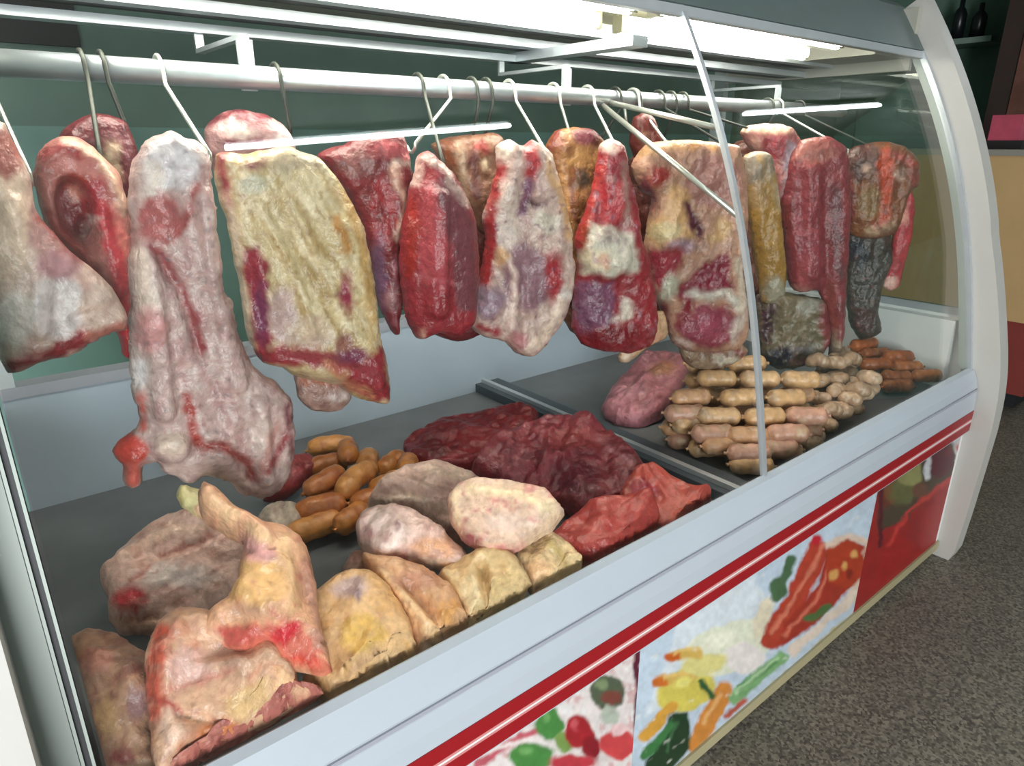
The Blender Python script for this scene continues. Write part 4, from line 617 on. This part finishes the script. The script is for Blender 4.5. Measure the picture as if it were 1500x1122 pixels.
# ------------------------------------------------------------------ sausages
def sausage_mesh(name, L, r, bend, base, spots, seed, nub=True):
    bm = bmesh.new(); n = 21; pts = []; rs = []
    for i in range(n):
        t = i / (n - 1); a = (t - .5); pts.append((a * L, bend * (1 - 4 * a * a) * L, 0))
        e = min(t, 1 - t) * L; rs.append(r * max(.2 if nub else .25, math.sqrt(max(0, 1 - max(0, 1 - e / (r * .8)) ** 2))) * (1 + .04 * math.sin(seed + i)))
    if nub:
        for s in (-1, 1):
            p = (s * (L / 2 + .006), -.002, 0); q = (s * (L / 2 + .002), 0, 0)
            if s < 0: pts = [p, q] + pts; rs = [r * .22, r * .12] + rs
            else: pts = pts + [q, p]; rs = rs + [r * .12, r * .22]
    tube_into(bm, pts, rs, 12); me = bpy.data.meshes.new(name)
    bmesh.ops.recalc_face_normals(bm, faces=bm.faces); bm.to_mesh(me); bm.free()
    for p in me.polygons: p.use_smooth = True
    P = np.array([v.co[:] for v in me.vertices]); col = np.tile(lin(base), (len(P), 1))
    for c, sc, th, am in spots:
        m = np.clip((fbm(P * sc + seed, seed) - th) * 4, 0, 1) * am; col = col * (1 - m[:, None]) + lin(c) * m[:, None]
    ca = me.color_attributes.new('Col', 'FLOAT_COLOR', 'POINT')
    ca.data.foreach_set('color', np.concatenate([col * ALB, np.ones((len(P), 1))], 1).astype(np.float32).ravel())
    me.materials.append(M_SAUS); return me
def put(me, name, p, ang, pitch=0, roll=0, label=None, cat='sausage', group=None):
    o = bpy.data.objects.new(name, me); C.objects.link(o); o.location = p
    o.rotation_euler = (roll, pitch, ang); return tag(o, label, cat, group)
ORS = [sausage_mesh('orange_sausage', .092 + .012 * k, .0255, .05 + .03 * k, ('#c07a3c', '#b26a38', '#c8884a')[k], [('#9a4c28', 40, .1, .7), ('#d89a68', 60, .25, .6)], k) for k in range(3)]
for k, (a, b_, z) in enumerate((((505, 640), (512, 690), .690), ((455, 690), (505, 678), .665), ((545, 662), (540, 705), .668), ((602, 662), (596, 705), .672), ((440, 722), (505, 692), .690), ((500, 725), (548, 690), .694), ((535, 722), (600, 694), .686), ((440, 752), (500, 742), .672), ((448, 776), (478, 765), .664), ((498, 772), (530, 748), .664), ((520, 745), (575, 722), .664), ((470, 660), (500, 655), .662), ((560, 690), (590, 672), .662), ((460, 735), (520, 715), .664))):
    A = at(*a, Z=z); B = at(*b_, Z=z); d = B - A
    put(ORS[k % 3], 'orange_sausage', (A + B) / 2, math.atan2(d[1], d[0]), random.uniform(-.12, .12), random.uniform(0, 6), 'short orange chorizo in the heap below the dangling rib rack in the left tray', group='orange sausages in the left tray')
th0 = math.atan2(-.6288, .7776)
def pile(rows, du, meshes, name, label, group, z0, rise, vfront, dz, cat='sausage', ang=0., spread=.07, fill=1):
    """rows of pieces heaped on a slope: each row (v, u0, u1) stands higher the further back it is; lower layers carry it"""
    for k, (v, u0, u1) in enumerate(rows):
        z = z0 + rise * (vfront - v); n = max(1, int(round((u1 - u0) / du)))
        for i in range(n):
            u = u0 + (u1 - u0) * (i + .5 + (.28 if k % 2 else -.12)) / n; p = at(u, v, Z=z); p = np.array([np.clip(p[0], XJ + .11, XE - .085), max(p[1], .788), z]); lay_ = 0
            while True:
                zz = z - dz * lay_
                if zz < z0 - .003 or (lay_ and not fill): break
                put(random.choice(meshes), name, (p[0] + random.gauss(0, .002) + .012 * lay_, p[1] + .012 * lay_ + random.gauss(0, .002), zz), th0 + ang * random.choice((-1, 1)) + random.gauss(0, spread), random.gauss(0, .03), random.uniform(0, 6), label, cat, group); lay_ += 1
LL = 'pale raw sausage link in the rows at the divider end of the right tray'
LK = [sausage_mesh('pale_sausage', .106 + .002 * k, .0240, .02 * (k % 3), ('#c4936e', '#cda072', '#bf8d78', '#d0a67c')[k % 4], [('#96704e', 45, .1, .7), ('#d4b498', 50, .25, .7)], 20 + k) for k in range(4)]
pile([(690, 1046, 1150), (664, 980, 1180), (638, 948, 1196), (610, 935, 1200), (582, 985, 1195), (555, 1000, 1186), (534, 1010, 1130)], 70, LK, 'pale_sausage', LL, 'pale sausages in the right tray', .654, .00095, 692, .052)
CT = [sausage_mesh('tripe_piece', .058, .020, .25 + .1 * k, ('#c09c7e', '#c8a68a', '#b08e72')[k], [('#8c6a54', 60, .05, .7), ('#d8c0a8', 70, .2, .7)], 40 + k, False) for k in range(3)]
pile([(655, 1172, 1235), (636, 1178, 1262), (617, 1196, 1285), (597, 1192, 1302), (577, 1188, 1300), (557, 1172, 1282), (537, 1190, 1262), (520, 1200, 1250)], 27, CT, 'tripe_piece', 'small pale curled piece in the heap between the pale links and the orange sausages', 'curled offal pieces in the right tray', .657, .0009, 655, .038, 'offal', .6, .3)
ORR = [sausage_mesh('orange_sausage', .105, .0225, .04 + .03 * k, ('#b0622c', '#a45626', '#be7a38')[k], [('#783414', 40, .1, .7), ('#cc8844', 60, .3, .6)], 60 + k) for k in range(3)]
pile([(566, 1292, 1352), (550, 1270, 1378), (533, 1262, 1368), (516, 1248, 1345), (500, 1252, 1318)], 46, ORR, 'orange_sausage', 'orange sausage in the heap at the far right end of the tray', 'orange sausages in the right tray', .648, .0012, 566, .046, ang=.12)

# ------------------------------------------------------------------ shop around the case
def battens():
    for lab, a, b_ in (('ceiling tube lamp in front of the counter, nearer the left end', (.931, -.592, 2.93), (2.296, -.362, 2.93)), ('ceiling tube lamp in front of the counter, towards the far end', (4.155, -.153, 2.93), (5.75, .057, 2.93))):
        a = Vector(a); b_ = Vector(b_); o = empty('ceiling_lamp', ((a + b_) / 2)[:], lab, 'lamp', 'ceiling tube lamps')
        d = (b_ - a).normalized(); s = Vector((-d.y, d.x, 0)); bm = bmesh.new()
        vs = [bm.verts.new(p + s * q + Vector((0, 0, zz))) for p in (a, b_) for q in (-.03, .03) for zz in (.02, .07)]
        for f in ((0, 1, 3, 2), (4, 6, 7, 5), (0, 4, 5, 1), (2, 3, 7, 6), (0, 2, 6, 4), (1, 5, 7, 3)): bm.faces.new([vs[i] for i in f])
        bm_obj('lamp_housing', bm, M_WHITE, o); tube('lamp_tube', [a, b_], .016, M_BTUBE, o, 12)
battens()
# second cream cabinet beyond the right end
cab = empty('cream_cabinet', (4.6, 1.4, 0), 'cream cabinet with a red base standing beyond the right end of the counter', 'cabinet')
M_CREAM = mat('cream_enamel', '#cda878', .45, var=.04); M_DRED = mat('dark_red_base', '#8a3a34', .5)
box('cabinet_body', (4.3, 5.2, .93, 2.6, .50, 1.34), M_CREAM, cab, .01)
box('cabinet_top', (4.28, 5.22, .90, 2.62, 1.34, 1.37), mat('grey_worktop', '#9a958c', .4), cab, .004)
box('cabinet_base', (4.32, 5.2, .93, 2.6, .10, .50), M_DRED, cab)
box('cabinet_plinth', (4.4, 5.15, .98, 2.55, 0, .10), M_DARK, cab)
def place_px(u, v, X): return at(u, v, X=X)
sh = tag(box('wall_shelf', (5.6, 5.9, 1.88, 2.30, 2.04, 2.075), mat('shelf_green', '#7d9086', .5)), 'grey-green shelf high on the right-hand wall', 'shelf')
M_BLK = mat('black_glass', '#14181a', .3)
for k, (y, h, r) in enumerate(((2.015, .22, .045), (2.14, .27, .042))):
    bm = bmesh.new(); tube_into(bm, [(5.72, y, 2.075), (5.72, y, 2.075 + h * .6), (5.72, y, 2.075 + h * .72), (5.72, y, 2.075 + h * .78), (5.72, y, 2.075 + h)], [r, r, r * .7, r * .38, r * .36], 16)
    o = bm_obj('bottle', bm, M_BLK, None, True); origin(o, (5.72, y, 2.075)); tag(o, ('shorter black bottle at the right on the wall shelf', 'taller black bottle at the left on the wall shelf')[k], 'bottle', 'black bottles on the wall shelf')
col = empty('poster_column', (5.5, 1.45, 0), 'dark brown column with a faded meat poster beyond the counter', 'column')
box('column_shaft', (5.30, 5.75, 1.05, 1.72, 0, 3.0), mat('dark_brown_column', '#3a2a25', .6, var=.1), col, .01)
bm = bmesh.new(); add_box(bm, 5.287, 5.30, 1.10, 1.60, 1.55, 2.35); po = bm_obj('column_poster', bm, mat('poster_print', '#6a4438', .5, var=.5, vscale=6), col)
pk = empty('red_packet', (4.62, 1.36, 1.37), 'pinkish-red packet on top of the cream cabinet', 'packet')
box('packet_body', (4.52, 4.74, 1.285, 1.43, 1.415, 1.545), mat('packet_red', '#c05066', .4, var=.2), pk, .012); box('packet_tray', (4.50, 4.76, 1.26, 1.455, 1.371, 1.415), mat('packet_tray', '#2a2426', .5), pk, .005)
# dark hatch in the green wall behind
hp = at(118, 25, Y=2.99); hq = at(118, 70, Y=2.99)
tag(box('dark_hatch', (-.3, hq[0], 2.97, 3.0, hq[2], 1.98), mat('hatch_black', '#1c1a18', .6)), 'black panel on the green wall behind the counter, upper left', 'panel')
